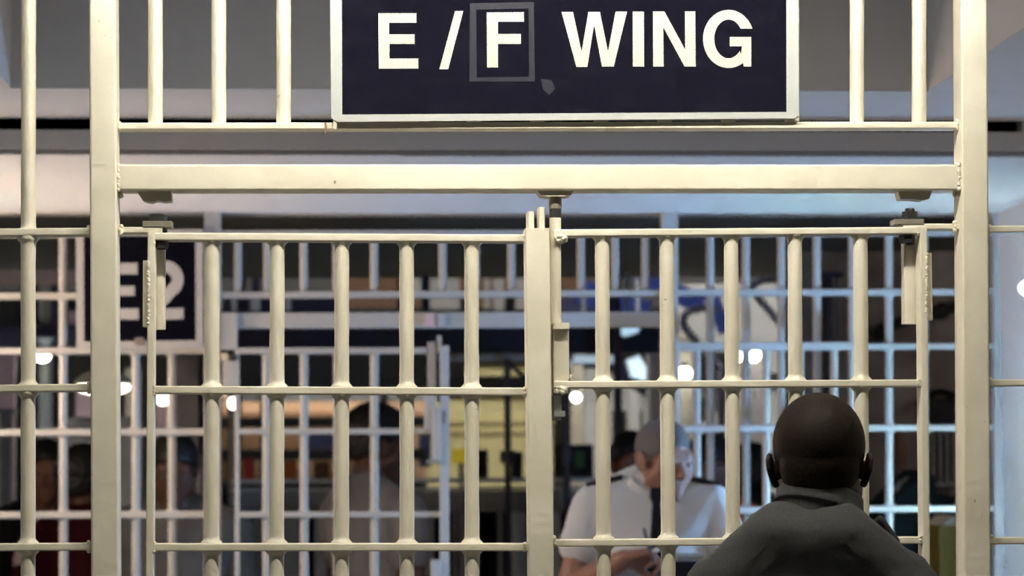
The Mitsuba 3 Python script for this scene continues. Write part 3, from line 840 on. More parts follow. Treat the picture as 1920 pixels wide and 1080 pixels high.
# upper landing on the far side, with its boxes and openings
ul = thing('far_landing', 'far upper landing with a pale parapet of boxes and dark openings', 'landing')
zs = P(900, 592, 16.4)[2]
obj('slab', bx(-4.59, 5.59, 16.4, 19.79, zs, zs + 0.05), 'dark_equipment', ul)
obj('back_panel', pxbox(640, 480, 1110, 580, 16.9, 0.08), 'brown_box', ul)
for x0, x1, y0, y1 in ((772, 790, 516, 560), (806, 862, 522, 580), (908, 918, 520, 580), (925, 946, 522, 582), (966, 990, 520, 580)):
    obj('pale_box', pxbox(x0, y0, x1, y1, 16.35, 0.05), 'hall_grey', ul)
for x0, x1, y0, y1 in ((745, 772, 520, 585), (790, 804, 525, 540), (864, 884, 560, 590), (948, 965, 556, 582)):
    obj('dark_opening', pxbox(x0, y0, x1, y1, 16.36, 0.05), 'black_board', ul)

# shelving with lit backs
sh = thing('shelving_unit', 'dark shelving unit with peach coloured lit backs behind the left part of the second screen', 'shelving')
D5 = 14.6
obj('fascia', pxbox(436, 655, 800, 727, D5, 0.06), 'black_board', sh)  # black panel stands in for the dark recess above the shelves
obj('back', pxbox(380, 735, 800, 900, D5 + 0.40, 0.05), 'peach_panel', sh, label='peach coloured back panel')
obj('upper_strip', pxbox(430, 726, 800, 752, D5 + 0.02, 0.05), 'hall_grey', sh)
for x0, x1 in ((378, 388), (408, 416), (426, 452), (488, 510), (716, 726)):
    obj('upright', pxbox(x0, 700, x1, 960, D5 - 0.02, 0.05), 'black_board', sh)
for y0, y1 in ((782, 800), (843, 862), (905, 925)):
    obj('shelf', pxbox(378, y0, 800, y1, D5 - 0.03, 0.13), 'black_board', sh)
obj('cupboard_door', pxbox(578, 803, 668, 842, D5 - 0.02, 0.03), 'navy_beam', sh, label='navy cupboard door')
obj('cupboard_door', pxbox(786, 803, 808, 875, D5 - 0.02, 0.03), 'navy_beam', sh, label='navy cupboard door')
obj('plinth', pxbox(378, 925, 800, 1600, D5, 0.4), 'black_board', sh)
for x0, x1 in ((379, 388), (716, 726)):
    obj('side_panel', pxbox(x0, 735, x1, 925, D5 + 0.05, 0.36), 'black_board', sh)
batten('slim lamp strip added to light the peach backs of the shelving unit', P(385, 730, D5)[0], P(790, 730, D5)[0], D5 + 0.22, P(500, 727, D5)[2] - 0.02, (6, 5.2, 4.4), name='strip_lamp', w=0.06, r=0.010)  # lamp added so that the peach backs look lit

# yellow wall and the opening over it
yw = thing('yellow_partition', 'pale yellow partition wall seen past the meeting stiles', 'partition')
D6 = 15.6
obj('panel', pxbox(775, 738, 1040, 1640, D6, 0.1), 'yellow_wall', yw)
for y0, y1 in ((790, 797), (808, 816)):
    obj('band', pxbox(775, y0, 1040, y1, D6 - 0.012, 0.02), 'yellow_band', yw, label='thin brownish band')
kb = thing('fascia_board', 'black fascia board over the yellow partition with a pale yellow window strip', 'fascia')
obj('board', pxbox(800, 706, 1045, 736, D6 - 0.05, 0.12), 'black_board', kb)
obj('window_strip', pxbox(872, 682, 1010, 706, D6 - 0.02, 0.05), 'yellow_wall', kb)
obj('top_board', pxbox(800, 660, 1045, 683, D6 - 0.05, 0.12), 'black_board', kb)
tag(obj('yellow_notice', pxbox(848, 842, 886, 868, 15.3, 0.03), 'yellow_bright'), 'bright yellow board fixed against the yellow partition', 'notice')
obj('stand', pxbox(862, 868, 870, 1400, 15.31, 0.02), 'dark_equipment', 'yellow_notice')

# booth of grey panels with a double top rail
D7 = 12.0
bo = thing('partition_booth', 'grey head-high partition with a double pale top rail and panelled sides', 'partition')
for y0, y1 in ((895, 905), (912, 920)):
    obj('top_rail', pxbox(432, y0 + 2, 1118, y1, D7, 0.12, r=0.01), 'lamp_housing', bo)
obj('fascia', pxbox(432, 921, 1118, 944, D7 + 0.02, 0.05), 'panel_grey', bo)
obj('mid_rail', pxbox(432, 944, 1118, 960, D7 + 0.01, 0.06), 'hall_grey', bo)
for x0, x1, m_ in ((432, 470, 'panel_grey'), (474, 498, 'panel_grey'), (520, 560, 'pale_panel'), (590, 612, 'pale_panel'), (620, 660, 'panel_grey'), (780, 815, 'panel_grey'), (850, 858, 'hall_grey'),
                   (862, 900, 'panel_grey'), (935, 944, 'hall_grey'), (958, 990, 'pale_panel'), (1008, 1052, 'pale_panel'), (1066, 1076, 'hall_grey'), (1082, 1112, 'panel_grey')):
    obj('panel', pxbox(x0, 960, x1, 1560, D7 + 0.02, 0.03), m_, bo)
obj('back_board', pxbox(432, 950, 1118, 1560, D7 + 0.08, 0.02), 'black_board', bo)
obj('foot_rail', pxbox(432, 1548, 1118, 1562, D7, 0.1), 'panel_grey', bo)
SI = 'small things along the top of the grey partition'
ztr = P(700, 897, D7)[2]
def shelf_item(name, label, x0, x1, y0, m_, dd=0.05):
    X0, X1_ = P(x0, 890, D7 + 0.03)[0], P(x1, 890, D7 + 0.03)[0]
    Z1 = P((x0 + x1) / 2, y0, D7 + 0.03)[2]
    b_ = beam(((X0 + X1_) / 2, D7 + 0.06, ztr - 0.001), ((X0 + X1_) / 2, D7 + 0.06, Z1), X1_ - X0, dd, (1, 0, 0), r=min(0.008, (X1_ - X0) / 4))
    k = obj(name, b_, m_, None, smooth=40)
    tag(k, label, 'box' if 'box' in name else 'tub', SI)
    xm = (X0 + X1_) / 2
    obj('lid', bx(xm - (X1_ - X0) * 0.46, xm + (X1_ - X0) * 0.46, D7 + 0.06 - dd * 0.4, D7 + 0.06 + dd * 0.4, Z1, Z1 + 0.006), m_, k)
shelf_item('carton_box', 'small orange brown carton on the grey partition, right of a front bar', 531, 556, 866, 'orange')
shelf_item('carton_box', 'dark brown carton on the grey partition beside the third bar of the gate', 588, 618, 868, 'brown_box')
shelf_item('plastic_tub', 'small reddish tub on the grey partition near the hinge side of the far leaf', 456, 476, 862, 'red')
shelf_item('plastic_tub', 'low red tub at the right end of the shelf beside the bar', 620, 650, 888, 'red')
shelf_item('plastic_tub', 'whitish tub on the grey partition beside the orange carton', 560, 574, 880, 'hall_white')
shelf_item('plastic_tub', 'dark tub on the grey partition against the yellow wall', 884, 915, 846, 'dark_equipment')
shelf_item('plastic_tub', 'dark tub beside the navy post against the yellow wall', 960, 980, 850, 'dark_equipment')
sc_ = thing('screen_panel', 'dark framed picture with a green patch, standing right of the meeting stile', 'picture')
obj('frame', pxbox(1040, 834, 1112, 896, D7 + 0.05, 0.03), 'dark_equipment', sc_)
obj('picture', pxbox(1078, 846, 1096, 876, D7 + 0.045, 0.01), 'green_screen', sc_)

# navy posts and stair
for nm, lbl, x0, x1, yt, yb, d in (('navy_post', 'slim navy post in front of the yellow partition', 945, 957, 672, 900, 11.9), ('navy_post', 'navy post right of the meeting stile', 1054, 1068, 690, 905, 11.9),
                                  ('navy_post', 'tall navy post left of the officer', 1148, 1163, 430, 910, 12.4)):
    k = thing(nm, lbl, 'post')
    X0, Z1_ = XZ((x0 + x1) / 2, yt, d)
    r_ = (x1 - x0) / 2 * d / 4905
    obj('pole', rod((X0, d, 0), (X0, d, min(Z1_, 2.6)), r_, 16), 'navy_steel', k, smooth=40)
    obj('foot', bx(X0 - 0.08, X0 + 0.08, d - 0.08, d + 0.08, 0, 0.015), 'navy_steel', k)
    obj('collar', rod((X0, d, P(950, 868, d)[2]), (X0, d, P(950, 845, d)[2]), r_ * 2.4, 16), 'navy_steel', k, smooth=40)
    if x0 < 1000:
        obj('brace', rod(P(952, 680, d), P(990, 712, d), r_ * 0.7, 10), 'navy_steel', k, smooth=40)


def px_path(pts, d):
    """A smooth path through frame pixels at distance d."""
    p = np.array(pts, float)
    t = np.linspace(0, len(p) - 1, 8 * len(p))
    from scipy.interpolate import CubicSpline
    cs = CubicSpline(np.arange(len(p)), p)
    return [P(x, y, d) for x, y in cs(t)]


st = thing('steel_stair', 'blue steel stair with navy looped handrails, seen through the right panel', 'stair')
DS1 = 14.2
def stringer(px, d, wpx, m_):
    (xa, ya), (xb, yb) = px
    n = np.array([-(yb - ya), xb - xa], float); n /= np.linalg.norm(n)
    q = Polygon([(xa + n[0] * wpx / 2, ya + n[1] * wpx / 2), (xb + n[0] * wpx / 2, yb + n[1] * wpx / 2), (xb - n[0] * wpx / 2, yb - n[1] * wpx / 2), (xa - n[0] * wpx / 2, ya - n[1] * wpx / 2)])
    return obj('stringer', extrude_px(q, d, 0.05), m_, st, label='bright blue stringer')
stringer(((1085, 545), (1215, 588)), DS1 + 0.6, 46, 'blue_steel')
stringer(((1195, 512), (1318, 572)), DS1 + 0.3, 34, 'blue_steel')
stringer(((1336, 556), (1362, 622)), DS1 + 0.3, 24, 'blue_steel')
stringer(((1045, 560), (1250, 612)), DS1 + 0.9, 40, 'navy_beam')
stringer(((1090, 640), (1260, 760)), DS1 - 0.2, 30, 'navy_beam')
for pts, d in (([(1350, 581), (1315, 577), (1290, 585), (1281, 602), (1290, 622), (1320, 655), (1352, 692)], DS1 - 0.3),
               ([(1490, 522), (1455, 522), (1425, 527), (1410, 541), (1428, 566), (1450, 592), (1490, 640)], DS1 - 0.3)):
    obj('handrail', sweep(px_path(pts, d), 0.019, 12), 'navy_steel', st, smooth=True, label='navy handrail with a looped end')
for (x, y) in ((1352, 692), (1490, 640)):
    a_ = P(x, y, DS1 - 0.3)
    obj('baluster', rod((a_[0], a_[1], 0), a_, 0.019), 'navy_steel', st, smooth=40)
for (x0, y0) in ((1120, 640), (1180, 660)):
    pass
lw = thing('stair_side_wall', 'pale plastered wall behind the looped handrails', 'wall')
obj('panel', pxbox(1262, 522, 1478, 700, 15.2, 0.12), 'hall_white', lw)
obj('lower_panel', pxbox(1100, 690, 1478, 1660, 15.3, 0.12), 'hall_white', lw)
obj('coping', pxbox(1255, 515, 1482, 523, 15.17, 0.18), 'hall_grey', lw)
obj('dark_bay', pxbox(1310, 660, 1392, 720, 15.15, 0.05), 'dark_equipment', lw, label='dark recess')
bd = thing('notice_board', 'low dark boards along the pale wall behind the officer', 'board')
for x0, x1, y0, y1 in ((1150, 1205, 770, 880), (1300, 1322, 748, 790), (1462, 1480, 760, 900)):
    obj('board', pxbox(x0, y0, x1, y1, 15.0, 0.04), 'dark_equipment', bd)
obj('rail', pxbox(1150, 880, 1480, 886, 15.0, 0.04), 'dark_equipment', bd)

# hung glowing panels added in place of skylight reflections behind the stair
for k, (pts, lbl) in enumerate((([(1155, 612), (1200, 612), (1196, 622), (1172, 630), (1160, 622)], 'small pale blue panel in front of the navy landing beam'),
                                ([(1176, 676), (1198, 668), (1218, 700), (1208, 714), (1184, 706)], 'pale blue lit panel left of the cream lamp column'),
                                ([(1040, 668), (1150, 668), (1150, 680), (1040, 680)], 'long pale blue strip added to glow behind the navy post'))):
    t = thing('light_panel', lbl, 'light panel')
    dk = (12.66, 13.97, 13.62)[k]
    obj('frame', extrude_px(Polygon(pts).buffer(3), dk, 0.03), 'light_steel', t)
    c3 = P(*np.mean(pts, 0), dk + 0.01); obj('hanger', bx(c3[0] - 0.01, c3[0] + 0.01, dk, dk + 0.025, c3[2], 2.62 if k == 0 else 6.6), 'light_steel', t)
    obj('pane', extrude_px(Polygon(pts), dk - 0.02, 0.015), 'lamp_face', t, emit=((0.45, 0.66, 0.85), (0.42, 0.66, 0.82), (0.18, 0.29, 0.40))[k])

# columns with globe lamps
def globe_lamp(label, x, y, rpx, d, to=0.10, squash=1.0, power=GLOBE):
    t = thing('globe_lamp', label, 'lamp')
    c_ = P(x, y, d); r_ = rpx * d / 4905
    m = trimesh.creation.icosphere(subdivisions=3, radius=r_); v = np.array(m.vertices); v[:, 2] *= squash
    m.vertices = v + c_
    obj('globe', m, 'lamp_face', t, smooth=True, emit=power)
    obj('bracket', rod(c_ + [0, r_ * 0.9, -r_ * 0.2], c_ + [0, r_ + to, -r_ * 0.2], 0.012, 10), 'dark_equipment', t, smooth=40)
    obj('cap', rod(c_ + [0, 0, r_ * squash * 0.9], c_ + [0, 0, r_ * squash + 0.02], r_ * 0.45, 12), 'dark_equipment', t, smooth=40)
    return t


def column(name, label, x0, x1, d, m_, ztop=2.6, cat_='column', y0=None):
    k = thing(name, label, cat_)
    X0, X1_ = P(x0, 700, d)[0], P(x1, 700, d)[0]
    if y0 is not None: ztop = P(x0, y0, d)[2]
    obj('shaft', beam(((X0 + X1_) / 2, d + 0.06, 0), ((X0 + X1_) / 2, d + 0.06, ztop), X1_ - X0, 0.12, (1, 0, 0), r=0.012), m_, k, smooth=50)
    obj('base', bx(X0 - 0.015, X1_ + 0.015, d - 0.015, d + 0.135, 0, 0.10), m_, k)
    obj('top_plate', bx(X0 - 0.012, X1_ + 0.012, d - 0.012, d + 0.132, ztop, ztop + 0.02), m_, k)
    return k


column('lamp_column', 'cream column with a globe lamp, right of the far gate post', 1272, 1300, 14.0, 'cream_column', y0=632)
globe_lamp('globe lamp on the cream column right of the far gate post', 1283, 700, 13.5, 13.82, squash=0.9)
column('lamp_column', 'white column with a globe lamp seen between the bars above the man', 1404, 1432, 14.0, 'hall_white', y0=655)
globe_lamp('larger globe lamp of the pair right of the cream column', 1413, 666, 12.5, 13.82)
globe_lamp('smaller globe lamp half hidden behind the third bar of the right leaf', 1383, 669, 9, 13.82)
column('lamp_column', 'plain white column right of the white lamp column', 1376, 1392, 14.0, 'hall_white', y0=655)
column('lamp_column', 'pale column with a small globe lamp right of the meeting stile', 1072, 1094, 14.0, 'cream_column', y0=660)
globe_lamp('small globe lamp right of the lock on the meeting stile', 1080, 745, 9, 13.82)
column('lamp_column', 'narrow white column beside the tall navy post', 1178, 1200, 14.4, 'hall_white', y0=690)
column('lamp_column', 'short grey column with a flat cap left of the cream lamp column', 1216, 1240, 13.4, 'hall_grey', y0=645)
# left part
pb = thing('pink_beam', 'pinkish painted beam under the landing at the far left', 'beam')
obj('web', pxbox(-60, 503, 142, 532, 12.5, 0.1), 'pink_beam', pb)
obj('flange', pxbox(-60, 492, 142, 503, 12.45, 0.2), 'brown_wall', pb)
for x in (-40, 60, 135):
    obj('hanger', pxbox(x - 5, 440, x + 5, 494, 12.52, 0.05), 'brown_wall', pb)
column('lamp_column', 'pale teal column with a lamp at the left of the first post', 72, 94, 12.7, 'teal_column', y0=640)
globe_lamp('broad globe lamp on the pale teal column', 79, 668, 15, 12.5, to=0.18, squash=0.75)
column('hall_column', 'pinkish white column at the left edge behind the bars', -14, 26, 12.3, 'pale_pink', y0=664)
column('hall_column', 'dark grey column at the left edge of the hall', 0, 22, 11.9, 'hall_grey', y0=775)
eq = thing('wall_equipment', 'dark tangle of trunking and boxes on the left side of the hall', 'equipment')
for x0, x1, y0, y1 in ((-20, 32, 545, 640), (72, 112, 560, 650), (120, 142, 545, 590), (36, 66, 515, 640), (98, 112, 668, 800), (20, 64, 750, 1000)):
    obj('box', pxbox(x0, y0, x1, y1, 12.9, 0.15), 'dark_equipment' if x0 != 72 else 'hall_grey', eq)
obj('pale_box', pxbox(128, 583, 142, 608, 12.85, 0.1), 'pale_pink', eq, label='small pinkish box')
obj('cable', sweep(px_path([(68, 590), (90, 612), (112, 600), (135, 625)], 12.86), 0.008, 8), 'black_board', eq, smooth=True)
obj('rail', pxbox(-60, 640, 145, 652, 12.95, 0.05), 'dark_equipment', eq)
pd = thing('dish_lamp', 'wide dish shaped lamp behind the first post', 'lamp')
c_ = P(194, 722, 12.2)
prof = [(0.0, 0.132), (0.015, 0.135), (0.045, 0.10), (0.07, 0.04), (0.085, 0.02)]
obj('shade', lathe_between(c_ + [0, 0, 0.002], c_ + [0, 0, 0.1], prof, 28), 'cream_column', pd, smooth=40)
m = trimesh.creation.icosphere(subdivisions=3, radius=1.0)
m.vertices = np.array(m.vertices) * [0.122, 0.122, 0.036] + c_ - [0, 0, 0.012]
obj('diffuser', m, 'lamp_face', pd, smooth=True, emit=(5, 4.5, 3.5))
obj('stem', rod(c_ + [0, 0, 0.08], np.array([c_[0], c_[1], 2.615]), 0.008, 10), 'dark_equipment', pd, smooth=40)
pw = thing('wall_panel', 'pinkish white wall panel below the dish lamp', 'panel')
obj('board', pxbox(142, 730, 200, 782, 13.6, 0.06), 'pale_pink', pw)
obj('side_board', pxbox(235, 690, 262, 780, 13.6, 0.06), 'cream_column', pw)
obj('lower_board', pxbox(60, 782, 262, 1600, 13.65, 0.06), 'hall_grey', pw)
globe_lamp('round globe lamp low between the first post and the hinge stile', 305, 747, 12, 13.2, to=0.2)
column('hall_column', 'pinkish column behind the head of the man in the grey sweatshirt', 292, 312, 13.4, 'pale_pink', y0=738)
column('hall_column', 'brown grey column left of the first gate bar', 330, 374, 12.9, 'brown_wall', y0=655)
globe_lamp('small oval globe lamp right of the first gate bar', 437, 756, 8.5, 12.5, squash=1.3)
column('hall_column', 'slim brown upright under the small oval globe lamp', 430, 442, 12.65, 'brown_wall', y0=740)
nb = thing('cabinet', 'tall black cabinet between the hinge stile and the first gate bar', 'cabinet')
obj('body', pxbox(374, 665, 392, 850, 12.9, 0.2), 'black_board', nb)
obj('door', pxbox(376, 670, 390, 780, 12.88, 0.02), 'dark_equipment', nb)

# right part, before the stained brown wall
nv = thing('navy_post', 'thick navy post standing against the stained brown wall', 'post')
X0 = P(1556, 600, 11.3)[0]
obj('pole', rod((X0, 11.3, 0), (X0, 11.3, P(1556, 520, 11.3)[2]), 0.030, 16), 'navy_steel', nv, smooth=40)
obj('head', bx(X0 - 0.05, X0 + 0.05, 11.25, 11.35, P(1556, 520, 11.3)[2], P(1556, 512, 11.3)[2]), 'navy_steel', nv)
wr_ = thing('wall_rack', 'dark wall rack with upright slots on the brown wall left of the second post', 'rack')
obj('back', pxbox(1742, 745, 1800, 905, 11.44, 0.05), 'dark_equipment', wr_)
for k in range(4):
    obj('slat', pxbox(1748 + 13 * k, 800, 1753 + 13 * k, 905, 11.42, 0.03), 'hall_grey', wr_)
obj('shelf', pxbox(1738, 905, 1804, 912, 11.36, 0.14), 'hall_grey', wr_)
obj('cable', sweep(px_path([(1722, 760), (1740, 742), (1765, 735), (1790, 745)], 11.42), 0.016, 8), 'black_board', wr_, smooth=True)
pp = thing('wall_pipe', 'dark pipe running slantwise over the brown wall', 'pipe')
obj('pipe', sweep(px_path([(1640, 632), (1700, 600), (1760, 585), (1830, 560)], 11.44), 0.022, 10), 'dark_equipment', pp, smooth=True)
for x, y in ((1660, 622), (1770, 582)):
    c2 = P(x, y, 11.44); obj('clip', bx(c2[0] - 0.012, c2[0] + 0.012, 11.42, 11.5, c2[2] - 0.035, c2[2] + 0.035), 'dark_equipment', pp)
cl = thing('hanging_cloth', 'narrow orange brown cloth hanging on the brown wall beside the bar', 'cloth')
obj('strip', extrude_px(Polygon([(1676, 806), (1690, 806), (1698, 835), (1699, 870), (1693, 892), (1688, 862), (1684, 832)]), 11.45, 0.03), 'tan_skin', cl)
cv = thing('covered_trolley', 'dark green covered trolley with a sloping top at the right', 'trolley')
pts = [(1668, 950), (1690, 928), (1722, 898), (1742, 880), (1752, 893), (1756, 924), (1795, 930), (1800, 1500), (1664, 1500)]
obj('cover', extrude_px(Polygon(pts), 9.6, 0.45), 'green_cover', cv)
for x in (1680, 1785):
    c2 = P(x, 1490, 9.7)
    obj('wheel', rod(np.array([c2[0], 9.7, 0.06]), np.array([c2[0] + 0.03, 9.7, 0.06]), 0.06, 16), 'black_board', cv, smooth=40)
    obj('leg', bx(c2[0] - 0.0, c2[0] + 0.03, 9.69, 9.71, 0.06, P(1700, 1490, 9.7)[2] + 0.02), 'black_board', cv)
gb = thing('storage_bin', 'mustard bin with a pale slanted top beside the second post', 'bin')
obj('body', pxbox(1766, 985, 1805, 1700, 9.25, 0.28), 'mustard', gb)
obj('top', extrude_px(Polygon([(1767, 985), (1786, 966), (1804, 968), (1805, 986)]), 9.25, 0.26), 'cream_column', gb)
gp = thing('pale_bundle', 'grey blurred bundle lying on the slope of the green trolley', 'bundle')
obj('bundle', lumps([P(1684, 918, 9.75), P(1692, 912, 9.8), P(1700, 906, 9.8), P(1690, 924, 9.75)], 0.022, 3, 0.3), 'hall_grey', gp, smooth=True)
# ------------------------------------------------------------------ people
M = m3.Manifold


def sph(c, r, n=20):
    return M.sphere(float(r), n).translate([float(q) for q in c])


def ell(c, r, n=24):
    return M.sphere(1.0, n).scale([float(q) for q in r]).translate([float(q) for q in c])


def hull(*ms):
    return M.batch_hull(list(ms))


def union(ms):
    return M.batch_boolean(list(ms), m3.OpType.Add)


def bone(a, b, ra, rb, n=20):
    return hull(sph(a, ra, n), sph(b, rb, n))


def soften(man, edge, it):
    t = to_tri(man.refine_to_length(edge))
    t.merge_vertices()
    trimesh.smoothing.filter_taubin(t, lamb=0.5, nu=0.52, iterations=it)
    return t


def rotm(axis, deg):
    return trimesh.transformations.rotation_matrix(math.radians(deg), axis)


def place(t, m4):
    t = t.copy(); t.apply_transform(m4); return t


HEAD_CRAN = dict(c=(0, -0.014, 0.045), r=(0.0745, 0.096, 0.084))
_head = {}


def head_mesh(fine=False):
    """A head around its own centre at eye height, looking along +y, with nose, mouth, brow, ears and a length of neck."""
    if fine in _head: return _head[fine]
    cr = ell(HEAD_CRAN['c'], HEAD_CRAN['r'], 48)
    back = ell((0, -0.045, 0.01), (0.064, 0.062, 0.072), 32)
    jaw = hull(sph((0, 0.066, -0.094), 0.022), sph((0.047, 0.0, -0.062), 0.020), sph((-0.047, 0.0, -0.062), 0.020), sph((0.046, 0.045, -0.030), 0.026), sph((-0.046, 0.045, -0.030), 0.026),
               sph((0.03, 0.062, 0.022), 0.026), sph((-0.03, 0.062, 0.022), 0.026))
    brow = hull(sph((0.036, 0.070, 0.019), 0.012), sph((0.0, 0.077, 0.020), 0.012), sph((-0.036, 0.070, 0.019), 0.012))
    nose = union([hull(sph((0, 0.082, 0.006), 0.007), sph((0, 0.103, -0.034), 0.0105), sph((0, 0.080, -0.036), 0.012)),
                  hull(sph((0.012, 0.090, -0.038), 0.008), sph((-0.012, 0.090, -0.038), 0.008))])
    lips = union([hull(sph((0.018, 0.076, -0.066), 0.005), sph((0, 0.084, -0.063), 0.007), sph((-0.018, 0.076, -0.066), 0.005)),
                  hull(sph((0.016, 0.076, -0.074), 0.005), sph((0, 0.082, -0.076), 0.0075), sph((-0.016, 0.076, -0.074), 0.005))])
    body = union([cr, back, jaw, brow, nose, lips])
    for s in (1, -1):
        body = body - ell((0.031 * s, 0.094, -0.002), (0.015, 0.014, 0.010), 20)
    neck = hull(sph((0, -0.020, -0.055), 0.057), sph((0, -0.034, -0.165), 0.062))
    core = soften(union([body, neck]), 0.006 if fine else 0.010, 10)
    man = to_man(core)
    ears = []
    for s in (1, -1):
        rim = [(0.0, 0.012, -0.030), (0.010, 0.016, -0.008), (0.015, 0.010, 0.016), (0.018, -0.008, 0.026), (0.021, -0.020, 0.018), (0.019, -0.023, 0.0), (0.012, -0.015, -0.018), (0.004, -0.004, -0.031)]
        cs = [np.array([s * (0.0705 + a * 0.62), b - 0.006, c * 0.86 + 0.005]) for a, b, c in rim]
        e = [bone(cs[k], cs[(k + 1) % len(cs)], 0.0044, 0.0044, 14) for k in range(len(cs))]
        e.append(hull(*[sph(c * [0.985, 1, 1], 0.003, 8) for c in cs]))
        e.append(hull(sph((s * 0.064, -0.002, 0.006), 0.016, 12), sph((s * 0.071, -0.006, -0.004), 0.010, 12)))
        ears.append(to_man(soften(union(e), 0.004, 5)))
    out = union([man] + ears)
    _head[fine] = out
    return out


def hair_mesh(style):
    cr = HEAD_CRAN
    t = {'stubble': 0.0016, 'short': 0.010, 'thick': 0.020, 'bald': 0.0015}[style]
    h = ell(cr['c'], [q + t for q in cr['r']], 56)
    h = union([h, ell((0, -0.045, 0.012), (0.064 + t, 0.062 + t, 0.070 + t), 32)])
    cut = trimesh.creation.box(extents=(0.5, 0.5, 0.5))
    # keeps what lies above a plane from the forehead down to the nape
    m = rotm((1, 0, 0), {'bald': 55, 'thick': 27, 'short': 30}.get(style, 38))
    cut.apply_translation((0, 0, 0.25)); cut.apply_transform(m); cut.apply_translation((0, 0.062 if style != 'bald' else -0.01, 0.040))
    h = h ^ to_man(cut)
    if style == 'bald':
        h = h - ell((0, 0.0, 0.10), (0.06, 0.10, 0.08), 32)
    for s in (1, -1):
        h = h - ell((s * 0.088, -0.002, -0.008), (0.032, 0.028, 0.040), 16)
    t_ = to_tri(h.refine_to_length(0.012))
    if style in ('short', 'thick'):
        v = np.array(t_.vertices); n = t_.vertex_normals
        t_.vertices = v + n * ((meshkit.fbm(v * 70, 3, 2) - 0.45) * 2 * t * 0.45)[:, None]
    return t_


def hand_man(wrist, d, palm_n, side, curl=35, pinch=False, s=1.0):
    """A hand: palm, four unequal fingers of three joints and a thumb. d: the way the fingers point; palm_n: the way the palm faces; side: +1 a right hand."""
    d = np.asarray(d, float); d /= np.linalg.norm(d)
    n = np.asarray(palm_n, float); n = n - d * (n @ d); n /= np.linalg.norm(n)
    t = np.cross(d, n) * side                          # towards the thumb
    W = lambda a, b, c: np.asarray(wrist) + s * (d * a + t * b + n * c)
    ms = [hull(sph(W(0, 0.014, 0), 0.020 * s, 12), sph(W(0, -0.014, 0), 0.020 * s, 12), sph(W(0.085, 0.032, 0), 0.0115 * s, 12), sph(W(0.078, -0.034, 0), 0.0105 * s, 12), sph(W(0.02, 0.034, 0.006), 0.014 * s, 12))]
    for k, (off, L) in enumerate(((0.031, 0.074), (0.0105, 0.082), (-0.011, 0.076), (-0.032, 0.060))):
        p = W(0.082 - 0.004 * abs(k - 1), off, 0.0)
        a = math.radians(curl * (0.55 if k == 0 and pinch else 0.7) + 4 * k)
        segs = (0.45, 0.30, 0.25)
        r = (0.0088, 0.0082, 0.0076, 0.0066)
        ang = a
        q = p
        for j in range(3):
            dirn = d * math.cos(ang) + n * math.sin(ang)
            nx = q + dirn * L * segs[j] * s
            ms.append(bone(q, nx, r[j] * s * (0.94 if k == 3 else 1), r[j + 1] * s * (0.94 if k == 3 else 1), 10))
            q = nx; ang += a * 1.05
    p0, p1 = W(0.018, 0.034, 0.006), W(0.052, 0.056, 0.022 if not pinch else 0.034)
    p2 = W(0.082, 0.052 if not pinch else 0.040, 0.034 if not pinch else 0.056)
    ms += [bone(p0, p1, 0.0125 * s, 0.0100 * s, 10), bone(p1, p2, 0.0098 * s, 0.0075 * s, 10)]
    return union(ms)


def collar_mesh(c, r_top, r_low, h, thick, front_gap=28, tilt=18, roll=0, n=48, squash=1.0, drop=0.0):
    """A folded shirt collar standing round the neck, open at the front, dipping there."""
    prof = [(r_top - thick, 0), (r_top - thick, h), (r_top - thick * 0.2, h + thick * 0.8), (r_top + thick * 0.8, h * 0.92), (r_low, h * 0.30), (r_low + thick * 0.3, h * 0.08), (r_low - thick, h * 0.05), (r_top, h * 0.45)]
    g0 = math.radians(90 + front_gap / 2); g1 = g0 + math.radians(360 - front_gap)
    v, f, m = [], [], len(prof)
    for k in range(n + 1):
        g = g0 + (g1 - g0) * k / n
        fr = max(0, math.sin(g))
        for (r, z) in prof:
            v.append((r * math.cos(g), r * math.sin(g) * squash, z - drop * fr ** 2))
    for k in range(n):
        for i in range(m):
            j = (i + 1) % m
            f += [[k * m + i, (k + 1) * m + i, (k + 1) * m + j], [k * m + i, (k + 1) * m + j, k * m + j]]
    for k, flip in ((0, False), (n, True)):
        v.append(np.mean(v[k * m:(k + 1) * m], 0)); ci = len(v) - 1
        for i in range(m):
            j = (i + 1) % m
            f.append([ci, k * m + j, k * m + i] if flip else [ci, k * m + i, k * m + j])
    t = trimesh.Trimesh(np.array(v), np.array(f), process=False)
    t.fix_normals()
    t.apply_transform(rotm((1, 0, 0), -tilt)); t.apply_transform(rotm((0, 1, 0), roll)); t.apply_translation(c)
    return t


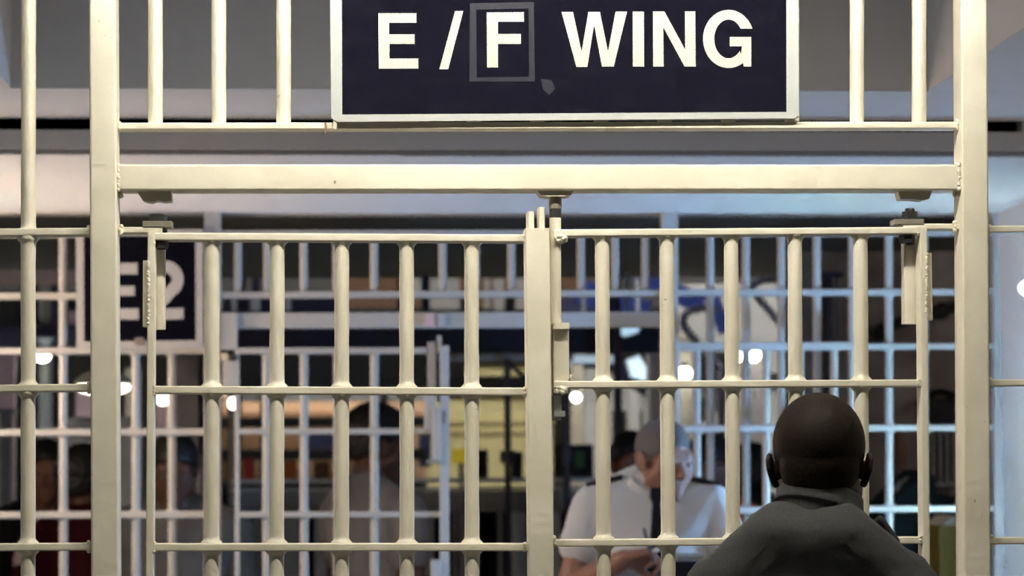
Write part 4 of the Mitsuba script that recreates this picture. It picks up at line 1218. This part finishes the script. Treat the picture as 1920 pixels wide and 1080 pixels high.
def person(label, px, d, top_y, yaw, skin, hair, hair_mat, top_mat, leg_mat='dark_trousers', sleeves='long', sh_up=0.0, sh_w=0.0, head_yaw=0, head_pitch=0, lean=0, arms=None, fine=False, collar=None, curl=35, hand_opts=None, build=1.0, trap=(0.03, 1.505, 0.046), head_dx=0.0, head_scale=1.0, cuff=0.5):
    """A standing figure of 1.75 m times s; arms: {'r'|'l': (elbow, wrist, hand direction, palm direction)} in the figure's own frame (x to its right, y ahead)."""
    X, ztop = XZ(px, top_y, d)
    s = ztop / 1.75
    root = thing('person', label, 'person')
    sw = 0.172 + sh_w
    sh = {k: np.array([sw * q, -0.012, 1.432 + sh_up]) for k, q in (('r', 1), ('l', -1))}
    arm = {'r': (np.array([0.225, -0.03, 1.150]), np.array([0.235, 0.05, 0.905]), (0, 0.25, -1), (-1, 0.1, 0)),
           'l': (np.array([-0.225, -0.03, 1.150]), np.array([-0.235, 0.05, 0.905]), (0, 0.25, -1), (1, 0.1, 0))}
    for k, a in (arms or {}).items(): arm[k] = tuple(np.asarray(q, float) for q in a)
    b = build

    def torso(o):
        e = lambda c, r: ell(c, [q * b + o for q in r])
        parts = [hull(e((0, 0, 0.955), (0.160, 0.110, 0.09)), e((0, 0.0, 1.10), (0.145, 0.105, 0.08))),
                 hull(e((0, 0, 1.10), (0.145, 0.105, 0.08)), e((0, 0.005, 1.29 + sh_up * 0.5), (0.162, 0.118, 0.12))),
                 hull(e((0, 0.0, 1.29 + sh_up * 0.5), (0.158, 0.110, 0.11)), sph(sh['r'] * [0.95, 1, 1], 0.058 + o), sph(sh['l'] * [0.95, 1, 1], 0.058 + o), e((0, -0.02, 1.43 + sh_up), (0.09, 0.075, 0.06))),
                 hull(sph(sh['r'] * [0.55, 1, 1] + [0, -0.020, 0.0], 0.060 + o), sph(sh['l'] * [0.55, 1, 1] + [0, -0.020, 0.0], 0.060 + o), sph((0, -0.034, 1.485 + sh_up), 0.055 + o)),
                 hull(*[sph(sh[k] * [0.93, 1, 1] + [0, -0.012, 0.004], 0.052 + o) for k in 'rl'], *[sph((trap[0] * q, -0.054, trap[1] + sh_up), trap[2] + o) for q in (1, -1)])]
        return parts

    def arm_parts(k, o, upto):
        el, wr = arm[k][0], arm[k][1]
        if upto == 'short':
            m_ = sh[k] + (el - sh[k]) * cuff
            return [bone(sh[k], m_, 0.057 + o, 0.058 + o * 1.2)]
        ps = [bone(sh[k], el, 0.055 + o, 0.043 + o)]
        mid = el + (wr - el) * 0.35
        ps += [bone(el, mid, 0.042 + o, 0.043 + o), bone(mid, wr, 0.043 + o, 0.029 + o)] if upto != 'long' else [bone(el, el + (wr - el) * 0.93, 0.044 + o, 0.034 + o)]
        return ps

    legs = lambda o: [p for q in (1, -1) for p in (bone((0.088 * q, 0, 0.91), (0.098 * q, 0.012, 0.50), 0.085 * b + o, 0.055 + o), bone((0.098 * q, 0.012, 0.50), (0.10 * q, -0.012, 0.33), 0.054 + o, 0.055 + o), bone((0.10 * q, -0.012, 0.33), (0.10 * q, -0.02, 0.09), 0.055 + o, 0.038 + o * 1.4))]
    hs = head_scale
    hc = np.array([head_dx, 0.012 + lean * 0.4, 1.75 - 0.129 * hs])
    body = union(torso(0) + [p for k in 'rl' for p in arm_parts(k, 0, 'bare')] + legs(0) + [bone((0.10 * q, -0.02, 0.07), (0.115 * q, 0.13, 0.035), 0.036, 0.028) for q in (1, -1)] +
                 [bone((head_dx * 0.4, -0.02, 1.46 + sh_up), hc + [0, -0.028, -0.08 * hs], 0.062, 0.056)])
    bt = to_man(soften(body, 0.022, 6))
    hm = to_tri(head_mesh(fine)).copy()
    hm.apply_scale(hs)
    R = rotm((0, 0, 1), head_yaw) @ rotm((1, 0, 0), head_pitch)
    hm.apply_transform(R); hm.apply_translation(hc)
    hands = []
    ho = hand_opts or {}
    for k, sd in (('r', 1), ('l', -1)):
        fo = arm[k][1] - arm[k][0]
        hands.append(hand_man(arm[k][1] + 0.008 * np.asarray(arm[k][2]) / np.linalg.norm(arm[k][2]), arm[k][2], arm[k][3], sd, **ho.get(k, {'curl': curl})))
    full = union([bt, to_man(hm)] + hands)
    Wm = trimesh.transformations.translation_matrix((X, d, 0)) @ rotm((0, 0, 1), yaw) @ trimesh.transformations.scale_matrix(s)
    put = lambda t: place(t, Wm)
    obj('body', put(to_tri(full)), skin, root, smooth=60)
    ht = hair_mesh(hair); ht.apply_scale(hs); ht.apply_transform(R); ht.apply_translation(hc)
    obj('hair', put(ht), hair_mat, root, smooth=60)
    for q in (1, -1):
        ey = trimesh.creation.icosphere(subdivisions=2, radius=0.0118)
        ey.apply_translation((0.031 * q, 0.0745, -0.002)); ey.apply_scale(hs); ey.apply_transform(R); ey.apply_translation(hc)
        ek = obj('eye', put(ey), 'eye_white', root, smooth=True)
        ir = trimesh.creation.icosphere(subdivisions=2, radius=0.0062)
        ir.vertices = np.array(ir.vertices) * [1, 0.5, 1]
        ir.apply_translation((0.031 * q, 0.0846, -0.002)); ir.apply_scale(hs); ir.apply_transform(R); ir.apply_translation(hc)
        obj('iris', put(ir), 'black_hair', ek, smooth=True)
    # clothes
    shirt = union(torso(0.013) + [p for k in 'rl' for p in arm_parts(k, 0.012, sleeves)])
    stt = soften(shirt, 0.014 if fine else 0.02, 24 if fine else 8)
    v = np.array(stt.vertices)
    w = (meshkit.fbm(v * [9, 9, 16], 4, 5) - 0.5) * 0.016 + (meshkit.fbm(v * [34, 34, 20], 3, 6) - 0.5) * 0.006
    stt.vertices = v + stt.vertex_normals * (w * (1.0 if fine else 0.8))[:, None]
    shk = obj('shirt', put(stt), top_mat, root, smooth=60)
    trz = union([p for p in legs(0.012)] + [hull(ell((0, 0, 0.955), (0.170 * b, 0.120 * b, 0.10)), ell((0, 0, 0.90), (0.168 * b, 0.116 * b, 0.06)))])
    obj('trousers', put(soften(trz, 0.03, 4)), leg_mat, root, smooth=60)
    for q in (1, -1):
        shoe = union([bone((0.10 * q, -0.035, 0.05), (0.118 * q, 0.15, 0.04), 0.046, 0.038, 16), hull(sph((0.10 * q, -0.02, 0.10), 0.047, 16), sph((0.10 * q, -0.03, 0.05), 0.045, 16))]).trim_by_plane([0, 0, 1], 0.0)
        obj('shoe', put(to_tri(shoe)), 'shoe_leather', root, smooth=50)
    if collar and collar[1] == 'conform':
        tilt = lambda m_: m_.rotate([-17, 12, 0]).translate([head_dx * 0.8, -0.024, 1.553 + sh_up])
        stand = tilt(union([M.cylinder(0.034, 0.0745, 0.0668, 48).translate([0, 0, 0.010]), M.cylinder(0.04, 0.066, 0.066, 48).translate([0, 0, -0.03])]))
        cm = stand - tilt(M.cylinder(0.3, 0.0605, 0.0605, 48).translate([0, 0, -0.1]))
        obj('collar', put(soften(cm, 0.006, 3)), collar[0], shk, smooth=50)
    elif collar:
        m_, kw = collar
        obj('collar', put(collar_mesh(**{**dict(c=(0, -0.018 + lean * 0.2, 1.490 + sh_up), r_top=0.068, r_low=0.088, h=0.045, thick=0.005), **kw})), m_, shk, smooth=50)
    return root, put, sh, arm, s, hc


# the man at the bars
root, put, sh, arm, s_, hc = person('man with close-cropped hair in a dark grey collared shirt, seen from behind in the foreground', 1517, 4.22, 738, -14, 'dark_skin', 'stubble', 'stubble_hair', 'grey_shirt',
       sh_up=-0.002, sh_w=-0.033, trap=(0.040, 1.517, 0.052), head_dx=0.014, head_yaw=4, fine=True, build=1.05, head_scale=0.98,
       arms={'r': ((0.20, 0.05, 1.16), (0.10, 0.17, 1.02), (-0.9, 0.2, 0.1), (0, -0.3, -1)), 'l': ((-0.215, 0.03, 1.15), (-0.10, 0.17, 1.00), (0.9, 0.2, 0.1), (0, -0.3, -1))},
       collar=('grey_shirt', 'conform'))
fold = union([hull(sph(P(1622, 996, 4.20), 0.010, 14), sph(P(1650, 976, 4.19), 0.007, 14), sph(P(1672, 1014, 4.20), 0.010, 14)), bone(P(1650, 976, 4.19), P(1676, 1016, 4.20), 0.008, 0.010, 14)])
obj('collar_flap', soften(fold, 0.006, 4), 'grey_shirt', root + '__shirt', smooth=60, label='fold of cloth standing up at the right shoulder')

# the officer in the lobby
root, put, sh, arm, s_, hc = person('officer in a white shirt with black tie and epaulettes, writing beyond the right leaf', 1222, 8.16, 786, 174, 'fair_skin', 'stubble', 'grey_hair', 'officer_white', leg_mat='black_cloth',
       sleeves='short', sh_up=0.055, sh_w=0.004, head_yaw=34, head_pitch=-6, head_dx=-0.036, cuff=0.45, build=1.06, fine=False,
       arms={'r': ((0.252, 0.03, 1.235), (0.090, 0.25, 1.335), (-1.0, 0.22, 0.12), (0.05, 0.5, -1)), 'l': ((-0.262, 0.04, 1.20), (-0.120, 0.27, 1.185), (0.9, 0.30, 0.05), (0, 0.25, 1))},
       hand_opts={'r': dict(curl=52, pinch=True), 'l': dict(curl=22)},
       collar=('officer_white', dict(r_top=0.066, r_low=0.092, h=0.05, thick=0.004, front_gap=24, drop=0.03, c=(0, -0.010, 1.530))))
shk = root + '__shirt'
tie = extr = trimesh.creation.extrude_polygon(Polygon([(-0.017, 0.0), (0.017, 0.0), (0.020, -0.030), (0.012, -0.045), (0.034, -0.34), (0, -0.385), (-0.034, -0.34), (-0.012, -0.045), (-0.020, -0.030)]), 0.008, engine='earcut')
tie = tie.subdivide_to_size(0.03)
tv = np.array(tie.vertices)
zz_ = tv[:, 1]; tie.vertices = np.stack([tv[:, 0] - 0.01, 0.078 + 0.105 * np.clip(-zz_ / 0.18, 0, 1) ** 0.6 * 0.62 + tv[:, 2] * 1.2, 1.545 + zz_], 1)
obj('tie', put(tie), 'black_cloth', root, smooth=False, label='black tie')
pinm = trimesh.creation.icosphere(subdivisions=2, radius=0.008); pinm.apply_translation((-0.008, 0.160, 1.36))
obj('tie_pin', put(pinm), 'paper', root + '__tie', smooth=True, label='small pale badge on the tie')
for k, q in (('r', 1), ('l', -1)):
    ep = beam((0.090 * q, -0.014, 1.577), (0.200 * q, -0.014, 1.551), 0.052, 0.016, (0, 1, 0), r=0.006, seg=6)
    obj('epaulette', put(ep), 'black_cloth', root, smooth=50, label='dark epaulette')
pen = rod((0.005, 0.340, 1.335), (0.030, 0.285, 1.425), 0.0045, 10)
tag(obj('pen', put(pen), 'black_steel'), 'dark pen in the right hand of the officer', 'pen')
nbk = thing('clipboard', 'black clipboard that the officer holds in front of his chest', 'clipboard')
cb = beam((-0.20, 0.285, 1.235), (0.02, 0.285, 1.235), 0.012, 0.30, (0, 0.6, 0.8), r=0.003)
cb.apply_translation((0, 0, 0))
obj('board', put(cb), 'black_board', nbk)
clp = beam((-0.14, 0.33, 1.345), (-0.06, 0.33, 1.345), 0.010, 0.02, (0, 0.6, 0.8), r=0.002)
obj('clip', put(clp), 'grey_steel', nbk)
pg = beam((-0.19, 0.279, 1.243), (0.01, 0.279, 1.243), 0.002, 0.27, (0, 0.6, 0.8), r=0.0005)
obj('sheet', put(pg), 'paper', nbk, label='white sheet')

# people behind the second screen
person('man in dark clothing facing the bars at the left edge, behind the second screen', 88, 10.2, 826, 176, 'tan_skin', 'short', 'black_hair', 'black_cloth', head_yaw=8)
root, put, *_ = person('man with a burgundy top and pale pink shoulder, seen from behind at the left', 158, 9.75, 842, -14, 'brown_skin', 'thick', 'black_hair', 'burgundy', head_yaw=-20, sh_up=-0.01)
yk = hull(sph((-0.165, -0.015, 1.435), 0.066), sph((-0.10, -0.02, 1.47), 0.060)) + bone((-0.165, -0.015, 1.43), (-0.20, -0.02, 1.34), 0.068, 0.062)
obj('shoulder_panel', put(soften(yk, 0.012, 4)), 'pale_pink', root + '__shirt', smooth=60, label='pale pink shoulder')
person('broad man in a grey sweatshirt behind the left hinge stile', 328, 9.25, 814, 172, 'brown_skin', 'short', 'black_hair', 'grey_sweat', head_yaw=10, head_pitch=-10, build=1.12, sh_w=0.03, sh_up=-0.005)
person('man in a white T-shirt with thick black hair, turned away to the right', 704, 9.3, 766, -52, 'brown_skin', 'thick', 'black_hair', 'white_tee', sleeves='short', head_yaw=-22, head_pitch=-4, sh_up=-0.02, build=1.04,
       arms={'l': ((-0.225, 0.03, 1.15), (-0.16, 0.22, 1.02), (0.4, 0.9, 0), (1, 0, 0))})
person('man with a reddish face partly hidden behind the shoulder of the officer', 1184, 10.6, 812, 172, 'orange_skin', 'short', 'black_hair', 'black_cloth', head_yaw=15)
person('dark haired person in an orange top just right of the officer', 1334, 9.6, 822, 160, 'brown_skin', 'thick', 'black_hair', 'orange_cloth', head_yaw=20)
person('person with black hair in dark clothing farther back, left of the man at the bars', 1408, 11.0, 838, 30, 'dark_skin', 'thick', 'black_hair', 'black_cloth')
